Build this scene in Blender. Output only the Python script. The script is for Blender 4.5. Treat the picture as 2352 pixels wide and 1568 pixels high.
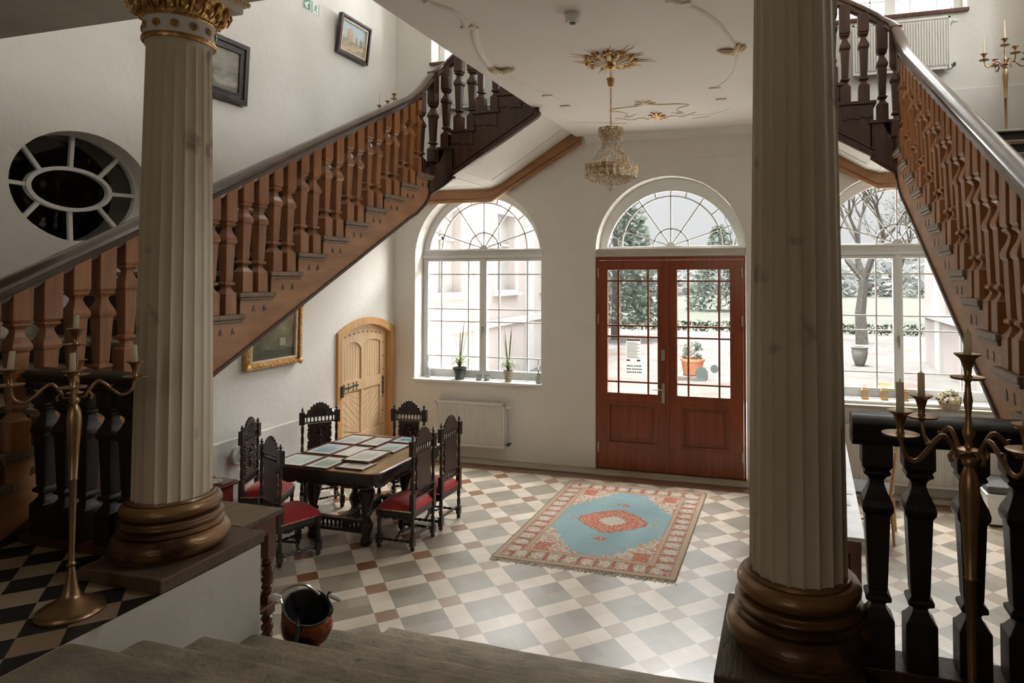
import bpy, bmesh, math, random
from mathutils import Vector, Matrix, noise
from mathutils.geometry import tessellate_polygon
R = math.radians
random.seed(7)
for _o in list(bpy.data.objects): bpy.data.objects.remove(_o)
SC = bpy.context.scene
C = SC.collection

# ------------------------------------------------------------------ camera
cam_d = bpy.data.cameras.new('camera'); cam = bpy.data.objects.new('camera', cam_d); C.objects.link(cam)
cam.location = (0, 0, 2.5)
cam.rotation_euler = (R(90 + 1.425), 0, R(16.54))
cam_d.sensor_width = 36.0; cam_d.lens = 1512.8 / 2352 * 36.0
cam_d.shift_x = -(1352.8 - 1176) / 2352; cam_d.shift_y = (597.3 - 784) / 2352
cam_d.clip_start = 0.05; cam_d.clip_end = 300
SC.camera = cam

# ------------------------------------------------------------------ view
SC.view_settings.view_transform = 'Standard'; SC.view_settings.look = 'None'
SC.view_settings.gamma = 1.0; SC.view_settings.use_curve_mapping = False
SC.view_settings.exposure = EXPO = -0.45
SC.cycles.max_bounces = 7; SC.cycles.diffuse_bounces = 5; SC.cycles.glossy_bounces = 3
SC.cycles.transparent_max_bounces = 12; SC.cycles.transmission_bounces = 4
SC.cycles.sample_clamp_indirect = 6.0; SC.cycles.caustics_reflective = False; SC.cycles.caustics_refractive = False
SC.cycles.use_denoising = True; SC.cycles.adaptive_threshold = 0.03
SC.cycles.use_light_tree = True

# ------------------------------------------------------------------ sky: a white overcast day, brighter towards the zenith
w = bpy.data.worlds.new('overcast_sky'); SC.world = w; w.use_nodes = True
nt = w.node_tree; bg = nt.nodes['Background']
tc = nt.nodes.new('ShaderNodeTexCoord'); sx = nt.nodes.new('ShaderNodeSeparateXYZ'); rp = nt.nodes.new('ShaderNodeValToRGB')
nt.links.new(tc.outputs['Generated'], sx.inputs[0]); nt.links.new(sx.outputs['Z'], rp.inputs[0])
SKY_LOW, SKY_HIGH = 0.114, 1.1
rp.color_ramp.elements[0].position = 0.0; rp.color_ramp.elements[0].color = (SKY_LOW, SKY_LOW * .985, SKY_LOW * .985, 1)
rp.color_ramp.elements[1].position = 0.75; rp.color_ramp.elements[1].color = (SKY_HIGH * .94, SKY_HIGH * .98, SKY_HIGH, 1)
e_ = rp.color_ramp.elements.new(0.16); e_.color = (SKY_LOW * 1.1, SKY_LOW * 1.09, SKY_LOW * 1.09, 1)
nt.links.new(rp.outputs[0], bg.inputs['Color']); bg.inputs['Strength'].default_value = 10.0
w.cycles.sampling_method = 'MANUAL'; w.cycles.sample_map_resolution = 256

B = 8.28          # back wall plane
sun_d = bpy.data.lights.new('hazy_sun', 'SUN'); sun_d.energy = 24.0; sun_d.angle = R(14); sun_d.color = (1, .97, .92)
sun = bpy.data.objects.new('hazy_sun', sun_d); C.objects.link(sun); sun.rotation_euler = Vector((.10, .12, -1)).to_track_quat('-Z', 'Y').to_euler()
XL, XR = -5.385, 2.585
P = 1.138         # landing level
def mir(x): return 2 * X0 - x

def daylight_fill(name, loc, target, w_, h_, power, col=(1.0, 0.985, 0.965)):
    """area lamp added to brighten the hall, mostly outside a window in place of sky"""
    l = bpy.data.lights.new(name, 'AREA'); l.shape = 'RECTANGLE'; l.size = w_; l.size_y = h_
    l.energy = power; l.color = col
    o = bpy.data.objects.new(name, l); o.location = loc; C.objects.link(o)
    o.rotation_euler = (Vector(target) - Vector(loc)).to_track_quat('-Z', 'Y').to_euler()
    return o
X0 = -1.40        # axis of symmetry
LK = 1.6
for _x in (X0 - 2.68, X0, X0 + 2.68): daylight_fill('daylight_fill', (_x, 10.3, 5.2), (_x, 6.6, 1.3), 2.2, 1.6, 760 * LK)
for _x in (-4.03, mir(-4.03)): daylight_fill('daylight_fill', (_x, 9.9, 7.9), (_x, 7.0, 5.0), 1.6, 1.4, 70 * LK)
daylight_fill('daylight_fill', (X0, 9.9, 7.6), (X0, 7.0, 5.5), 1.5, 1.4, 120 * LK)
for _y in (4.75, 7.0): daylight_fill('daylight_fill', (XR + 1.6, _y, 7.0), (XR - 2.0, _y, 5.3), 1.4, 1.6, 95 * LK)
daylight_fill('daylight_fill', (X0, -2.9, 2.75), (X0, 2.0, 2.6), 2.2, 1.7, 21, (1.0, .90, .76))   # unseen warm fill lamp added behind the camera to lighten the columns

# ------------------------------------------------------------------ materials
def srgb(r, g, b):
    f = lambda c: (c / 255 / 12.92) if c / 255 <= .04045 else ((c / 255 + .055) / 1.055) ** 2.4
    return (f(r), f(g), f(b), 1)
def new_mat(name):
    m = bpy.data.materials.new(name); m.use_nodes = True
    return m, m.node_tree, m.node_tree.nodes['Principled BSDF']
def pbr(name, c1, c2=None, scale=6, rough=.5, bump=0., metal=0., stretch=(1, 1, 1), coat=0., detail=5, spots=None, bscale=None, spec=.5):
    m, t, p = new_mat(name)
    p.inputs['Roughness'].default_value = rough; p.inputs['Metallic'].default_value = metal
    p.inputs['Coat Weight'].default_value = coat; p.inputs['Coat Roughness'].default_value = .12
    p.inputs['Specular IOR Level'].default_value = spec
    if c2 is None: c2 = c1
    tc = t.nodes.new('ShaderNodeTexCoord'); mp = t.nodes.new('ShaderNodeMapping'); mp.inputs['Scale'].default_value = stretch
    t.links.new(tc.outputs['Object'], mp.inputs[0])
    n = t.nodes.new('ShaderNodeTexNoise'); n.inputs['Scale'].default_value = scale; n.inputs['Detail'].default_value = detail
    t.links.new(mp.outputs[0], n.inputs['Vector'])
    cr = t.nodes.new('ShaderNodeValToRGB')
    cr.color_ramp.elements[0].position = .35; cr.color_ramp.elements[0].color = c1
    cr.color_ramp.elements[1].position = .68; cr.color_ramp.elements[1].color = c2
    t.links.new(n.outputs['Fac'], cr.inputs[0])
    out = cr.outputs[0]
    if spots:
        n3 = t.nodes.new('ShaderNodeTexNoise'); n3.inputs['Scale'].default_value = spots[1]; n3.inputs['Detail'].default_value = 3
        t.links.new(tc.outputs['Object'], n3.inputs['Vector'])
        c3 = t.nodes.new('ShaderNodeValToRGB'); c3.color_ramp.elements[0].position = spots[2]; c3.color_ramp.elements[1].position = spots[2] + .07
        t.links.new(n3.outputs['Fac'], c3.inputs[0])
        mx = t.nodes.new('ShaderNodeMix'); mx.data_type = 'RGBA'
        t.links.new(c3.outputs[0], mx.inputs['Factor']); t.links.new(out, mx.inputs[6]); mx.inputs[7].default_value = spots[0]
        out = mx.outputs[2]
    t.links.new(out, p.inputs['Base Color'])
    if bump:
        b = t.nodes.new('ShaderNodeBump'); b.inputs['Strength'].default_value = bump; b.inputs['Distance'].default_value = .02
        n2 = t.nodes.new('ShaderNodeTexNoise'); n2.inputs['Scale'].default_value = bscale or scale * 3; n2.inputs['Detail'].default_value = 4
        t.links.new(mp.outputs[0], n2.inputs['Vector'])
        t.links.new(n2.outputs['Fac'], b.inputs['Height']); t.links.new(b.outputs[0], p.inputs['Normal'])
    return m
def col_attr(name, rough=.8, coat=0.):
    m, t, p = new_mat(name)
    a = t.nodes.new('ShaderNodeAttribute'); a.attribute_name = 'Col'
    t.links.new(a.outputs['Color'], p.inputs['Base Color']); p.inputs['Roughness'].default_value = rough
    p.inputs['Coat Weight'].default_value = coat
    return m
def translucent(key, col, f):
    """thin or waxy stuff that also passes diffuse light"""
    t = M[key].node_tree; p = t.nodes['Principled BSDF']; o = t.nodes['Material Output']
    tr = t.nodes.new('ShaderNodeBsdfTranslucent'); tr.inputs[0].default_value = col
    x = t.nodes.new('ShaderNodeMixShader'); x.inputs[0].default_value = f
    t.links.new(p.outputs[0], x.inputs[1]); t.links.new(tr.outputs[0], x.inputs[2]); t.links.new(x.outputs[0], o.inputs[0])
M = {}
M['plaster'] = pbr('white_plaster', (.79, .765, .715, 1), (.85, .825, .78, 1), 1.6, .9, .25, bscale=14)
M['plaster2'] = pbr('cream_plaster', (.56, .53, .46, 1), (.64, .61, .54, 1), 2.2, .9, .3, bscale=10, spots=((.45, .41, .34, 1), 3, .66))
M['ceil'] = pbr('ceiling_plaster', (.82, .775, .73, 1), (.86, .82, .775, 1), .8, .9, .08, bscale=12)
M['vestibule'] = pbr('cream_vestibule', (.55, .47, .36, 1), (.62, .54, .42, 1), 2, .7)
M['stone'] = pbr('worn_sandstone', (.175, .142, .095, 1), (.29, .245, .175, 1), 4.5, .72, .6, bscale=26, spots=((.13, .105, .07, 1), 14, .68))
M['curb'] = pbr('floor_curb_stone', (.30, .27, .20, 1), (.40, .36, .28, 1), 2.0, .7, .3, bscale=25)
M['column'] = pbr('cream_marble', (.60, .51, .38, 1), (.76, .68, .54, 1), 2.5, .55, .12, stretch=(1, 1, .35), spots=((.34, .26, .20, 1), 4.5, .64), bscale=30)
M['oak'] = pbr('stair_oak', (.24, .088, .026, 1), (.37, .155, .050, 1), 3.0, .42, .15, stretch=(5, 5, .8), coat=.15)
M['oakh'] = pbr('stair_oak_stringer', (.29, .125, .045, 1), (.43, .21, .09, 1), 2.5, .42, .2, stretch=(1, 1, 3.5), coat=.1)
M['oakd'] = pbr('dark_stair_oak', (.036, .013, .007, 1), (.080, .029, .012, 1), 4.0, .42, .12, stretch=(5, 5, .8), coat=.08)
M['rail'] = pbr('polished_rail_wood', (.06, .032, .018, 1), (.11, .062, .035, 1), 5.0, .28, .05, stretch=(1, 1, 1), coat=.5)
M['black'] = pbr('carved_black_oak', (.016, .009, .007, 1), (.035, .018, .012, 1), 14, .34, .3, coat=.25, bscale=40)
M['blackb'] = pbr('chair_back_board', (.042, .026, .019, 1), (.07, .04, .028, 1), 9, .4, .1, stretch=(6, 6, 1), coat=.15)
M['tread'] = pbr('tread_wood', (.16, .105, .065, 1), (.25, .17, .11, 1), 6, .4, .1, stretch=(1, 4, 1))
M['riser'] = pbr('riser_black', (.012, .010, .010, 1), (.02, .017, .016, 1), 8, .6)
M['strip'] = pbr('nosing_strip', (.55, .53, .48, 1), None, 4, .35, metal=.6)
M['gold'] = pbr('old_gold', (.50, .27, .10, 1), (.78, .50, .22, 1), 18, .36, .4, metal=.85, bscale=50)
M['goldl'] = pbr('pale_gilding', (.78, .60, .38, 1), (.90, .80, .64, 1), 14, .5, .3, metal=.0)
M['bronze'] = pbr('gilded_base_wood', (.085, .036, .014, 1), (.40, .22, .09, 1), 1.7, .34, .3, metal=.4, stretch=(1, 1, 6), coat=.2, bscale=14, spots=((.05, .02, .01, 1), 3.5, .58))
M['brass'] = pbr('antique_brass', (.30, .185, .10, 1), (.42, .27, .15, 1), 10, .36, .05, metal=.9)
M['candle'] = pbr('ivory_wax', (.80, .74, .60, 1), (.85, .80, .68, 1), 5, .45)
translucent('candle', (.85, .76, .58, 1), .55)
M['white'] = pbr('white_paint', (.74, .74, .715, 1), (.78, .78, .755, 1), 3, .45)
M['radiator'] = pbr('radiator_enamel', (.72, .705, .655, 1), (.75, .735, .685, 1), 2, .35)
M['door'] = pbr('mahogany_door', (.19, .038, .010, 1), (.265, .060, .016, 1), 2.5, .38, .12, stretch=(7, 7, .6), coat=.3)
M['pine'] = pbr('pine_door', (.62, .42, .24, 1), (.72, .53, .33, 1), 2.5, .42, .1, stretch=(6, 6, .5), coat=.15)
M['pined'] = pbr('amber_pine_frame', (.52, .27, .10, 1), (.60, .34, .14, 1), 2.5, .4, .1, stretch=(6, 6, .5), coat=.2)
M['iron'] = pbr('old_iron', (.05, .055, .045, 1), (.14, .15, .13, 1), 25, .5, .3, metal=.7)
M['steel'] = pbr('satin_nickel', (.55, .52, .46, 1), None, 5, .3, metal=.9)
M['red'] = pbr('red_velvet', (.30, .006, .010, 1), (.42, .012, .016, 1), 8, .75, .15, bscale=60)
M['red'].node_tree.nodes['Principled BSDF'].inputs['Sheen Weight'].default_value = .6
M['red'].node_tree.nodes['Principled BSDF'].inputs['Sheen Tint'].default_value = (1, .55, .5, 1)
M['redp'] = pbr('red_painted_wood', (.16, .012, .012, 1), (.24, .02, .018, 1), 8, .5)
M['copper'] = pbr('dark_copper', (.10, .03, .014, 1), (.48, .15, .055, 1), 5, .28, .15, metal=.9, spots=((.02, .010, .007, 1), 5, .52))
M['porcelain'] = pbr('porcelain', (.72, .70, .66, 1), None, 4, .15, coat=.5)
M['marble'] = pbr('grey_white_marble', (.52, .51, .50, 1), (.70, .69, .68, 1), 9, .3, .02, stretch=(1, .7, 1))
M['mahog'] = pbr('red_brown_wood', (.075, .022, .012, 1), (.13, .04, .02, 1), 4, .35, .1, stretch=(5, 5, .8), coat=.3)
M['slab'] = pbr('plinth_top_wood', (.085, .055, .034, 1), (.15, .10, .062, 1), 3, .5, .3, stretch=(4, 1, 1), bscale=20)
M['slabt'] = pbr('worn_table_wood', (.15, .10, .06, 1), (.23, .16, .10, 1), 3, .45, .2, stretch=(5, 1, 1))
M['tabletop'] = pbr('honey_table_wood', (.24, .15, .075, 1), (.36, .24, .125, 1), 3, .25, .05, stretch=(5, .8, 1), coat=.4)
M['darkroom'] = pbr('unlit_room', (.02, .017, .014, 1), (.035, .03, .026, 1), 3, .8)  # darkness of the closed room is put into this near-black colour
M['leaf'] = pbr('plant_leaf', (.10, .15, .05, 1), (.20, .24, .10, 1), 8, .5)
M['soil'] = pbr('potting_soil', (.03, .02, .014, 1), None, 8, .9)
M['potd'] = pbr('dark_glazed_pot', (.03, .035, .028, 1), (.08, .09, .075, 1), 12, .25)
M['potl'] = pbr('striped_clay_pot', (.42, .33, .23, 1), (.55, .46, .36, 1), 5, .5)
M['terracotta'] = pbr('terracotta', (.34, .13, .06, 1), (.42, .19, .10, 1), 4, .8)
M['wicker'] = pbr('pale_wicker', (.45, .36, .25, 1), (.62, .54, .42, 1), 30, .8, .5)
M['green'] = pbr('safety_green', (.02, .30, .14, 1), None, 3, .4)
M['signw'] = pbr('sign_white', (.80, .82, .78, 1), None, 3, .4)
M['paper'] = pbr('white_paper', (.78, .77, .74, 1), (.72, .72, .70, 1), 4, .6)
M['printr'] = pbr('red_print', (.75, .20, .16, 1), None, 3, .6)
M['printb'] = pbr('blue_print', (.10, .26, .42, 1), None, 3, .6)
M['printg'] = pbr('grey_print', (.35, .36, .36, 1), (.55, .56, .56, 1), 60, .6)
M['sticker'] = pbr('round_grey_sticker', (.40, .45, .44, 1), (.46, .50, .49, 1), 9, .5)
translucent('sticker', (.30, .34, .33, 1), .7)
M['notice'] = pbr('notice_paper', (.78, .77, .74, 1), None, 4, .6)
translucent('notice', (.62, .62, .60, 1), .7)
translucent('printr', (.55, .10, .08, 1), .7); translucent('printb', (.05, .16, .30, 1), .7); translucent('printg', (.40, .40, .40, 1), .7)
M['grey'] = pbr('dark_grey_fabric', (.06, .06, .055, 1), (.10, .10, .09, 1), 20, .8)
M['shade'] = pbr('lamp_shade', (.75, .72, .65, 1), None, 3, .7)
# outdoors
M['limestone'] = pbr('light_bounce_paving', (.74, .71, .66, 1), (.80, .78, .73, 1), 1.5, .9, .1)  # out of view, added as a pale reflector bouncing sun onto the ceiling
M['gravel'] = pbr('brown_gravel', (.085, .078, .072, 1), (.115, .105, .096, 1), 2.0, .95, .3, bscale=20, spots=((.095, .062, .048, 1), .8, .58))
M['lawn'] = pbr('winter_lawn', (.058, .060, .045, 1), (.075, .072, .056, 1), .7, .95)
M['hedge'] = pbr('low_hedge', (.03, .042, .024, 1), (.05, .065, .04, 1), 6, .9)
M['facade'] = pbr('pale_pink_render', (.36, .315, .30, 1), (.41, .365, .35, 1), .7, .9)
M['facadew'] = pbr('white_render', (.42, .41, .40, 1), None, 2, .9)
M['facadeg'] = pbr('dull_window_pane', (.30, .30, .285, 1), (.38, .375, .36, 1), 1.5, .3)
M['farwood'] = pbr('hazy_far_trees', (.20, .205, .195, 1), (.25, .25, .235, 1), .3, .95)  # distance haze painted in as a pale grey
M['silhouette'] = pbr('silhouette_oak', (.010, .006, .005, 1), (.020, .011, .008, 1), 5, .4, .05, stretch=(5, 5, .8), coat=.1)  # stair oak painted near-black so the backlit balustrades stay silhouettes
M['bark'] = pbr('grey_bark', (.06, .053, .044, 1), (.10, .09, .075, 1), 6, .9, .4)
M['conifer'] = pbr('conifer_foliage', (.06, .075, .055, 1), (.11, .125, .095, 1), 3, .8)
M['conifer2'] = pbr('pale_conifer_foliage', (.075, .09, .068, 1), (.12, .135, .105, 1), 3, .8)  # foliage paled so its colour carries the outdoor haze
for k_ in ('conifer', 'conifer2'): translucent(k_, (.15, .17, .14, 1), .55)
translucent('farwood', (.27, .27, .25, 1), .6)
M['stonepot'] = pbr('grey_stone_urn', (.12, .115, .105, 1), (.17, .165, .15, 1), 5, .85)

def glass_mat(name, tint=(1, 1, 1), refl=.07, rough=.02):
    m = bpy.data.materials.new(name); m.use_nodes = True; t = m.node_tree
    t.nodes.remove(t.nodes['Principled BSDF'])
    o = t.nodes['Material Output']; a = t.nodes.new('ShaderNodeBsdfTransparent'); g = t.nodes.new('ShaderNodeBsdfGlossy')
    a.inputs[0].default_value = (*tint, 1); g.inputs['Roughness'].default_value = rough
    fr = t.nodes.new('ShaderNodeLayerWeight'); fr.inputs[0].default_value = .25
    mp = t.nodes.new('ShaderNodeMath'); mp.operation = 'MULTIPLY'; mp.inputs[1].default_value = refl * 2.5
    t.links.new(fr.outputs['Fresnel'], mp.inputs[0])
    x = t.nodes.new('ShaderNodeMixShader')
    t.links.new(mp.outputs[0], x.inputs[0]); t.links.new(a.outputs[0], x.inputs[1]); t.links.new(g.outputs[0], x.inputs[2])
    t.links.new(x.outputs[0], o.inputs[0]); return m
M['glass'] = glass_mat('window_glass', (.93, .94, .94))
M['glassd'] = glass_mat('dark_interior_glass', (.80, .80, .78), .25)
M['glassp'] = glass_mat('picture_glass', (.97, .97, .97), .5, .06)
M['crystal'] = pbr('crystal_bead', (.52, .34, .17, 1), (.90, .74, .50, 1), 60, .18, metal=.55, coat=1)
M['crystalc'] = pbr('clear_crystal', (.85, .85, .83, 1), None, 30, .08, metal=.2, coat=1)
M['jar'] = pbr('clear_glassware', (.62, .64, .62, 1), None, 5, .08, coat=1)
for k_ in ('jar',):
    p_ = M[k_].node_tree.nodes['Principled BSDF']; p_.inputs['Transmission Weight'].default_value = .75

def tile_floor(name, ox, oy, ang, size, kind):
    """square tiles laid diagonally; kind 'hall' = framed squares, 'checker' = black and beige"""
    m, t, p = new_mat(name)
    N = t.nodes.new; L = t.links.new
    def mth(op, a, b=None, c=None):
        n = N('ShaderNodeMath'); n.operation = op
        for i, q in enumerate((a, b, c)):
            if q is None: continue
            if isinstance(q, (int, float)): n.inputs[i].default_value = q
            else: L(q, n.inputs[i])
        return n.outputs[0]
    geo = N('ShaderNodeTexCoord'); s = N('ShaderNodeSeparateXYZ'); L(geo.outputs['Object'], s.inputs[0])
    x = mth('SUBTRACT', s.outputs[0], ox); y = mth('SUBTRACT', s.outputs[1], oy)
    ca, sa = math.cos(ang), math.sin(ang)
    u = mth('DIVIDE', mth('ADD', mth('MULTIPLY', x, ca), mth('MULTIPLY', y, sa)), size)
    v = mth('DIVIDE', mth('SUBTRACT', mth('MULTIPLY', x, sa), mth('MULTIPLY', y, ca)), size)
    if kind == 'hall': u = mth('ADD', u, 300.5); v = mth('ADD', v, 300.5)
    else: u = mth('ADD', u, 300.0); v = mth('ADD', v, 300.0)
    iu = mth('FLOOR', u); iv = mth('FLOOR', v)
    cmb = N('ShaderNodeCombineXYZ'); L(iu, cmb.inputs[0]); L(iv, cmb.inputs[1])
    wn = N('ShaderNodeTexWhiteNoise'); wn.noise_dimensions = '2D'; L(cmb.outputs[0], wn.inputs['Vector'])
    nz = N('ShaderNodeTexNoise'); nz.inputs['Scale'].default_value = 3.5; nz.inputs['Detail'].default_value = 5; L(geo.outputs['Object'], nz.inputs['Vector'])
    def mixc(f, a, b):
        n = N('ShaderNodeMix'); n.data_type = 'RGBA'
        if isinstance(f, (int, float)): n.inputs[0].default_value = f
        else: L(f, n.inputs[0])
        for i, q in ((6, a), (7, b)):
            if isinstance(q, tuple): n.inputs[i].default_value = q
            else: L(q, n.inputs[i])
        return n.outputs[2]
    if kind == 'hall':
        bu = mth('COMPARE', mth('MODULO', iu, 3.0), 0.0, .1); bv = mth('COMPARE', mth('MODULO', iv, 3.0), 0.0, .1)
        both = mth('MULTIPLY', bu, bv); one = mth('SUBTRACT', mth('ADD', bu, bv), mth('MULTIPLY', both, 2.0))
        # brown dots fade to sandy beige nearer the door: wear together with painted glare
        worn = mth('MULTIPLY_ADD', s.outputs[0], .55, 2.05)
        cl = N('ShaderNodeClamp'); L(worn, cl.inputs[0])
        brown = mixc(cl.outputs[0], (.22, .085, .035, 1), (.38, .29, .21, 1))
        gray = mixc(wn.outputs['Value'], (.26, .222, .165, 1), (.33, .29, .23, 1))
        white = mixc(wn.outputs['Value'], (.56, .475, .37, 1), (.65, .565, .465, 1))
        c = mixc(one, gray, white); c = mixc(both, c, brown)
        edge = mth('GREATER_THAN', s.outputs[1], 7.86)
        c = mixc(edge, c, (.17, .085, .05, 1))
    else:
        ch = mth('MODULO', mth('ADD', iu, iv), 2.0)
        cb = mixc(wn.outputs['Value'], (.40, .33, .22, 1), (.30, .20, .13, 1))
        c = mixc(ch, (.013, .013, .013, 1), cb)
    sat = mth('MULTIPLY_ADD', nz.outputs['Fac'], .5, .75)
    hv = N('ShaderNodeHueSaturation'); L(sat, hv.inputs['Value']); L(c, hv.inputs['Color'])
    fu = mth('ABSOLUTE', mth('SUBTRACT', mth('FRACT', u), .5)); fv = mth('ABSOLUTE', mth('SUBTRACT', mth('FRACT', v), .5))
    gr = mth('GREATER_THAN', mth('MAXIMUM', fu, fv), .492)
    c = mixc(mth('MULTIPLY', gr, .35), hv.outputs[0], (.16, .13, .10, 1))
    L(c, p.inputs['Base Color']); p.inputs['Coat Weight'].default_value = .35 if kind == 'hall' else .1; p.inputs['Coat Roughness'].default_value = .38
    L(mth('MULTIPLY_ADD', nz.outputs['Fac'], .22, .22 if kind == 'hall' else .3), p.inputs['Roughness'])
    return m
M['hall'] = tile_floor('hall_tiles', -3.1419, 5.3076, R(43.61), .15792, 'hall')
M['check'] = tile_floor('landing_tiles', -3.115, 2.126, R(45), .1545, 'checker')

# ------------------------------------------------------------------ mesh builder
class MB:
    def __init__(s): s.v = []; s.f = []; s.m = []
    def add(s, vs, fs, mi=0):
        b = len(s.v); s.v += [tuple(q) for q in vs]; s.f += [tuple(i + b for i in q) for q in fs]; s.m += [mi] * len(fs); return s
    def box(s, x0, x1, y0, y1, z0, z1, mi=0):
        return s.add([(x0, y0, z0), (x1, y0, z0), (x1, y1, z0), (x0, y1, z0), (x0, y0, z1), (x1, y0, z1), (x1, y1, z1), (x0, y1, z1)],
                     [(3, 2, 1, 0), (4, 5, 6, 7), (0, 1, 5, 4), (1, 2, 6, 5), (2, 3, 7, 6), (3, 0, 4, 7)], mi)
    def tf(s, Mx, start=0):
        for i in range(start, len(s.v)): s.v[i] = tuple(Mx @ Vector(s.v[i]))
        return s
    def bar(s, p, q, wd, ht, up=(0, 0, 1), mi=0):
        p = Vector(p); q = Vector(q); d = (q - p).normalized(); up = Vector(up)
        sd = d.cross(up)
        if sd.length < 1e-4: sd = d.cross(Vector((1, 0, 0)))
        sd.normalize(); u2 = sd.cross(d)
        vs = [c + sd * a * wd / 2 + u2 * b * ht / 2 for c in (p, q) for a, b in ((-1, -1), (1, -1), (1, 1), (-1, 1))]
        return s.add(vs, [(0, 1, 2, 3), (7, 6, 5, 4), (0, 4, 5, 1), (1, 5, 6, 2), (2, 6, 7, 3), (3, 7, 4, 0)], mi)
    def tube(s, pts, r, n=8, cap=True, mi=0):
        pts = [Vector(q) for q in pts]; rs = r if isinstance(r, (list, tuple)) else [r] * len(pts)
        vs = []; fs = []; ref = None
        for i, q in enumerate(pts):
            d = (pts[min(i + 1, len(pts) - 1)] - pts[max(i - 1, 0)])
            if d.length < 1e-9: d = Vector((0, 0, 1))
            d.normalize()
            if ref is None: ref = d.cross(Vector((0, 0, 1)) if abs(d.z) < .9 else Vector((1, 0, 0))).normalized()
            a = (ref - d * ref.dot(d)); a = a.normalized() if a.length > 1e-6 else d.orthogonal().normalized(); ref = a; b = d.cross(a)
            for k in range(n):
                t = 2 * math.pi * k / n; vs.append(q + (a * math.cos(t) + b * math.sin(t)) * rs[i])
        for i in range(len(pts) - 1):
            for k in range(n):
                k2 = (k + 1) % n; fs.append((i * n + k, i * n + k2, (i + 1) * n + k2, (i + 1) * n + k))
        if cap: fs += [tuple(range(n))[::-1], tuple(range((len(pts) - 1) * n, len(pts) * n))]
        return s.add(vs, fs, mi)
    def lathe(s, prof, n=16, at=(0, 0, 0), axis='z', square=False, cap=True, mi=0, a0=0.):
        if square: n = 4
        vs = []; k0 = math.sqrt(2) if square else 1
        for r, z in prof:
            for k in range(n):
                t = 2 * math.pi * (k + (.5 if square else 0)) / n + a0
                x, y = r * k0 * math.cos(t), r * k0 * math.sin(t)
                q = (x, y, z) if axis == 'z' else ((z, x, y) if axis == 'x' else (x, z, y))
                vs.append((q[0] + at[0], q[1] + at[1], q[2] + at[2]))
        fs = []
        for i in range(len(prof) - 1):
            for k in range(n):
                k2 = (k + 1) % n; fs.append((i * n + k, i * n + k2, (i + 1) * n + k2, (i + 1) * n + k))
        if cap: fs += [tuple(range(n))[::-1], tuple(range((len(prof) - 1) * n, len(prof) * n))]
        return s.add(vs, fs, mi)
    def prism(s, outer, holes, fn, w0, w1, mi=0, mis=None):
        loops = [list(outer)] + [list(h) for h in holes]
        tris = tessellate_polygon([[Vector((a, b, 0)) for a, b in l] for l in loops])
        flat = [q for l in loops for q in l]; n = len(flat)
        vs = [fn(a, b, w0) for a, b in flat] + [fn(a, b, w1) for a, b in flat]
        fs = [tuple(t) for t in tris] + [tuple(i + n for i in t)[::-1] for t in tris]
        base = len(s.f); off = 0; sides = []
        for l in loops:
            for i in range(len(l)):
                j = (i + 1) % len(l); sides.append((off + i, off + j, off + j + n, off + i + n))
            off += len(l)
        s.add(vs, fs, mi); b = len(s.v) - len(vs)
        s.f += [tuple(i + b for i in q) for q in sides]; s.m += [mi if mis is None else mis] * len(sides)
        return s
    def sphere(s, c, r, n=8, m=6, sc=(1, 1, 1), mi=0):
        prof = [(max(1e-4, math.sin(math.pi * i / m)) * r, -math.cos(math.pi * i / m) * r) for i in range(m + 1)]
        st = len(s.v); s.lathe(prof, n, cap=False, mi=mi)
        for i in range(st, len(s.v)):
            q = s.v[i]; s.v[i] = (q[0] * sc[0] + c[0], q[1] * sc[1] + c[1], q[2] * sc[2] + c[2])
        return s
    def sweep(s, path, prof, mi=0, cap=True):
        """prof: (side, up) points; path of 3D points; sections kept vertical"""
        pts = [Vector(q) for q in path]; n = len(prof); vs = []
        for i, q in enumerate(pts):
            d = pts[min(i + 1, len(pts) - 1)] - pts[max(i - 1, 0)]; d.z = 0
            d = d.normalized() if d.length > 1e-6 else Vector((0, 1, 0))
            sd = Vector((d.y, -d.x, 0))
            for a, b in prof: vs.append(q + sd * a + Vector((0, 0, b)))
        fs = []
        for i in range(len(pts) - 1):
            for k in range(n):
                k2 = (k + 1) % n; fs.append((i * n + k, i * n + k2, (i + 1) * n + k2, (i + 1) * n + k))
        if cap: fs += [tuple(range(n)), tuple(range((len(pts) - 1) * n, len(pts) * n))[::-1]]
        return s.add(vs, fs, mi)
    def build(s, name, mats, parent=None, smooth=False, bevel=0, recalc=True, origin=None):
        me = bpy.data.meshes.new(name)
        vs = s.v if origin is None else [(a - origin[0], b - origin[1], c - origin[2]) for a, b, c in s.v]
        me.from_pydata(vs, [], s.f)
        if not isinstance(mats, (list, tuple)): mats = [mats]
        for q in mats: me.materials.append(M[q] if isinstance(q, str) else q)
        if len(mats) > 1: me.polygons.foreach_set('material_index', s.m)
        if recalc:
            bm = bmesh.new(); bm.from_mesh(me); bmesh.ops.recalc_face_normals(bm, faces=bm.faces); bm.to_mesh(me); bm.free()
        if smooth:
            me.polygons.foreach_set('use_smooth', [True] * len(me.polygons))
            try: me.set_sharp_from_angle(angle=R(smooth if isinstance(smooth, (int, float)) and smooth > 1 else 40))
            except Exception: pass
        me.update()
        o = bpy.data.objects.new(name, me); C.objects.link(o)
        if origin is not None: o.location = origin
        if parent is not None:
            o.parent = parent
        if bevel:
            b = o.modifiers.new('edge', 'BEVEL'); b.width = bevel; b.segments = 2; b.limit_method = 'ANGLE'; b.angle_limit = R(50)
        return o
def tag(o, label, cat, group=None, kind=None):
    o['label'] = label; o['category'] = cat
    if group: o['group'] = group
    if kind: o['kind'] = kind
    return o
def struct(o, label=None):
    o['kind'] = 'structure'
    if label: o['label'] = label
    return o
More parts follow.
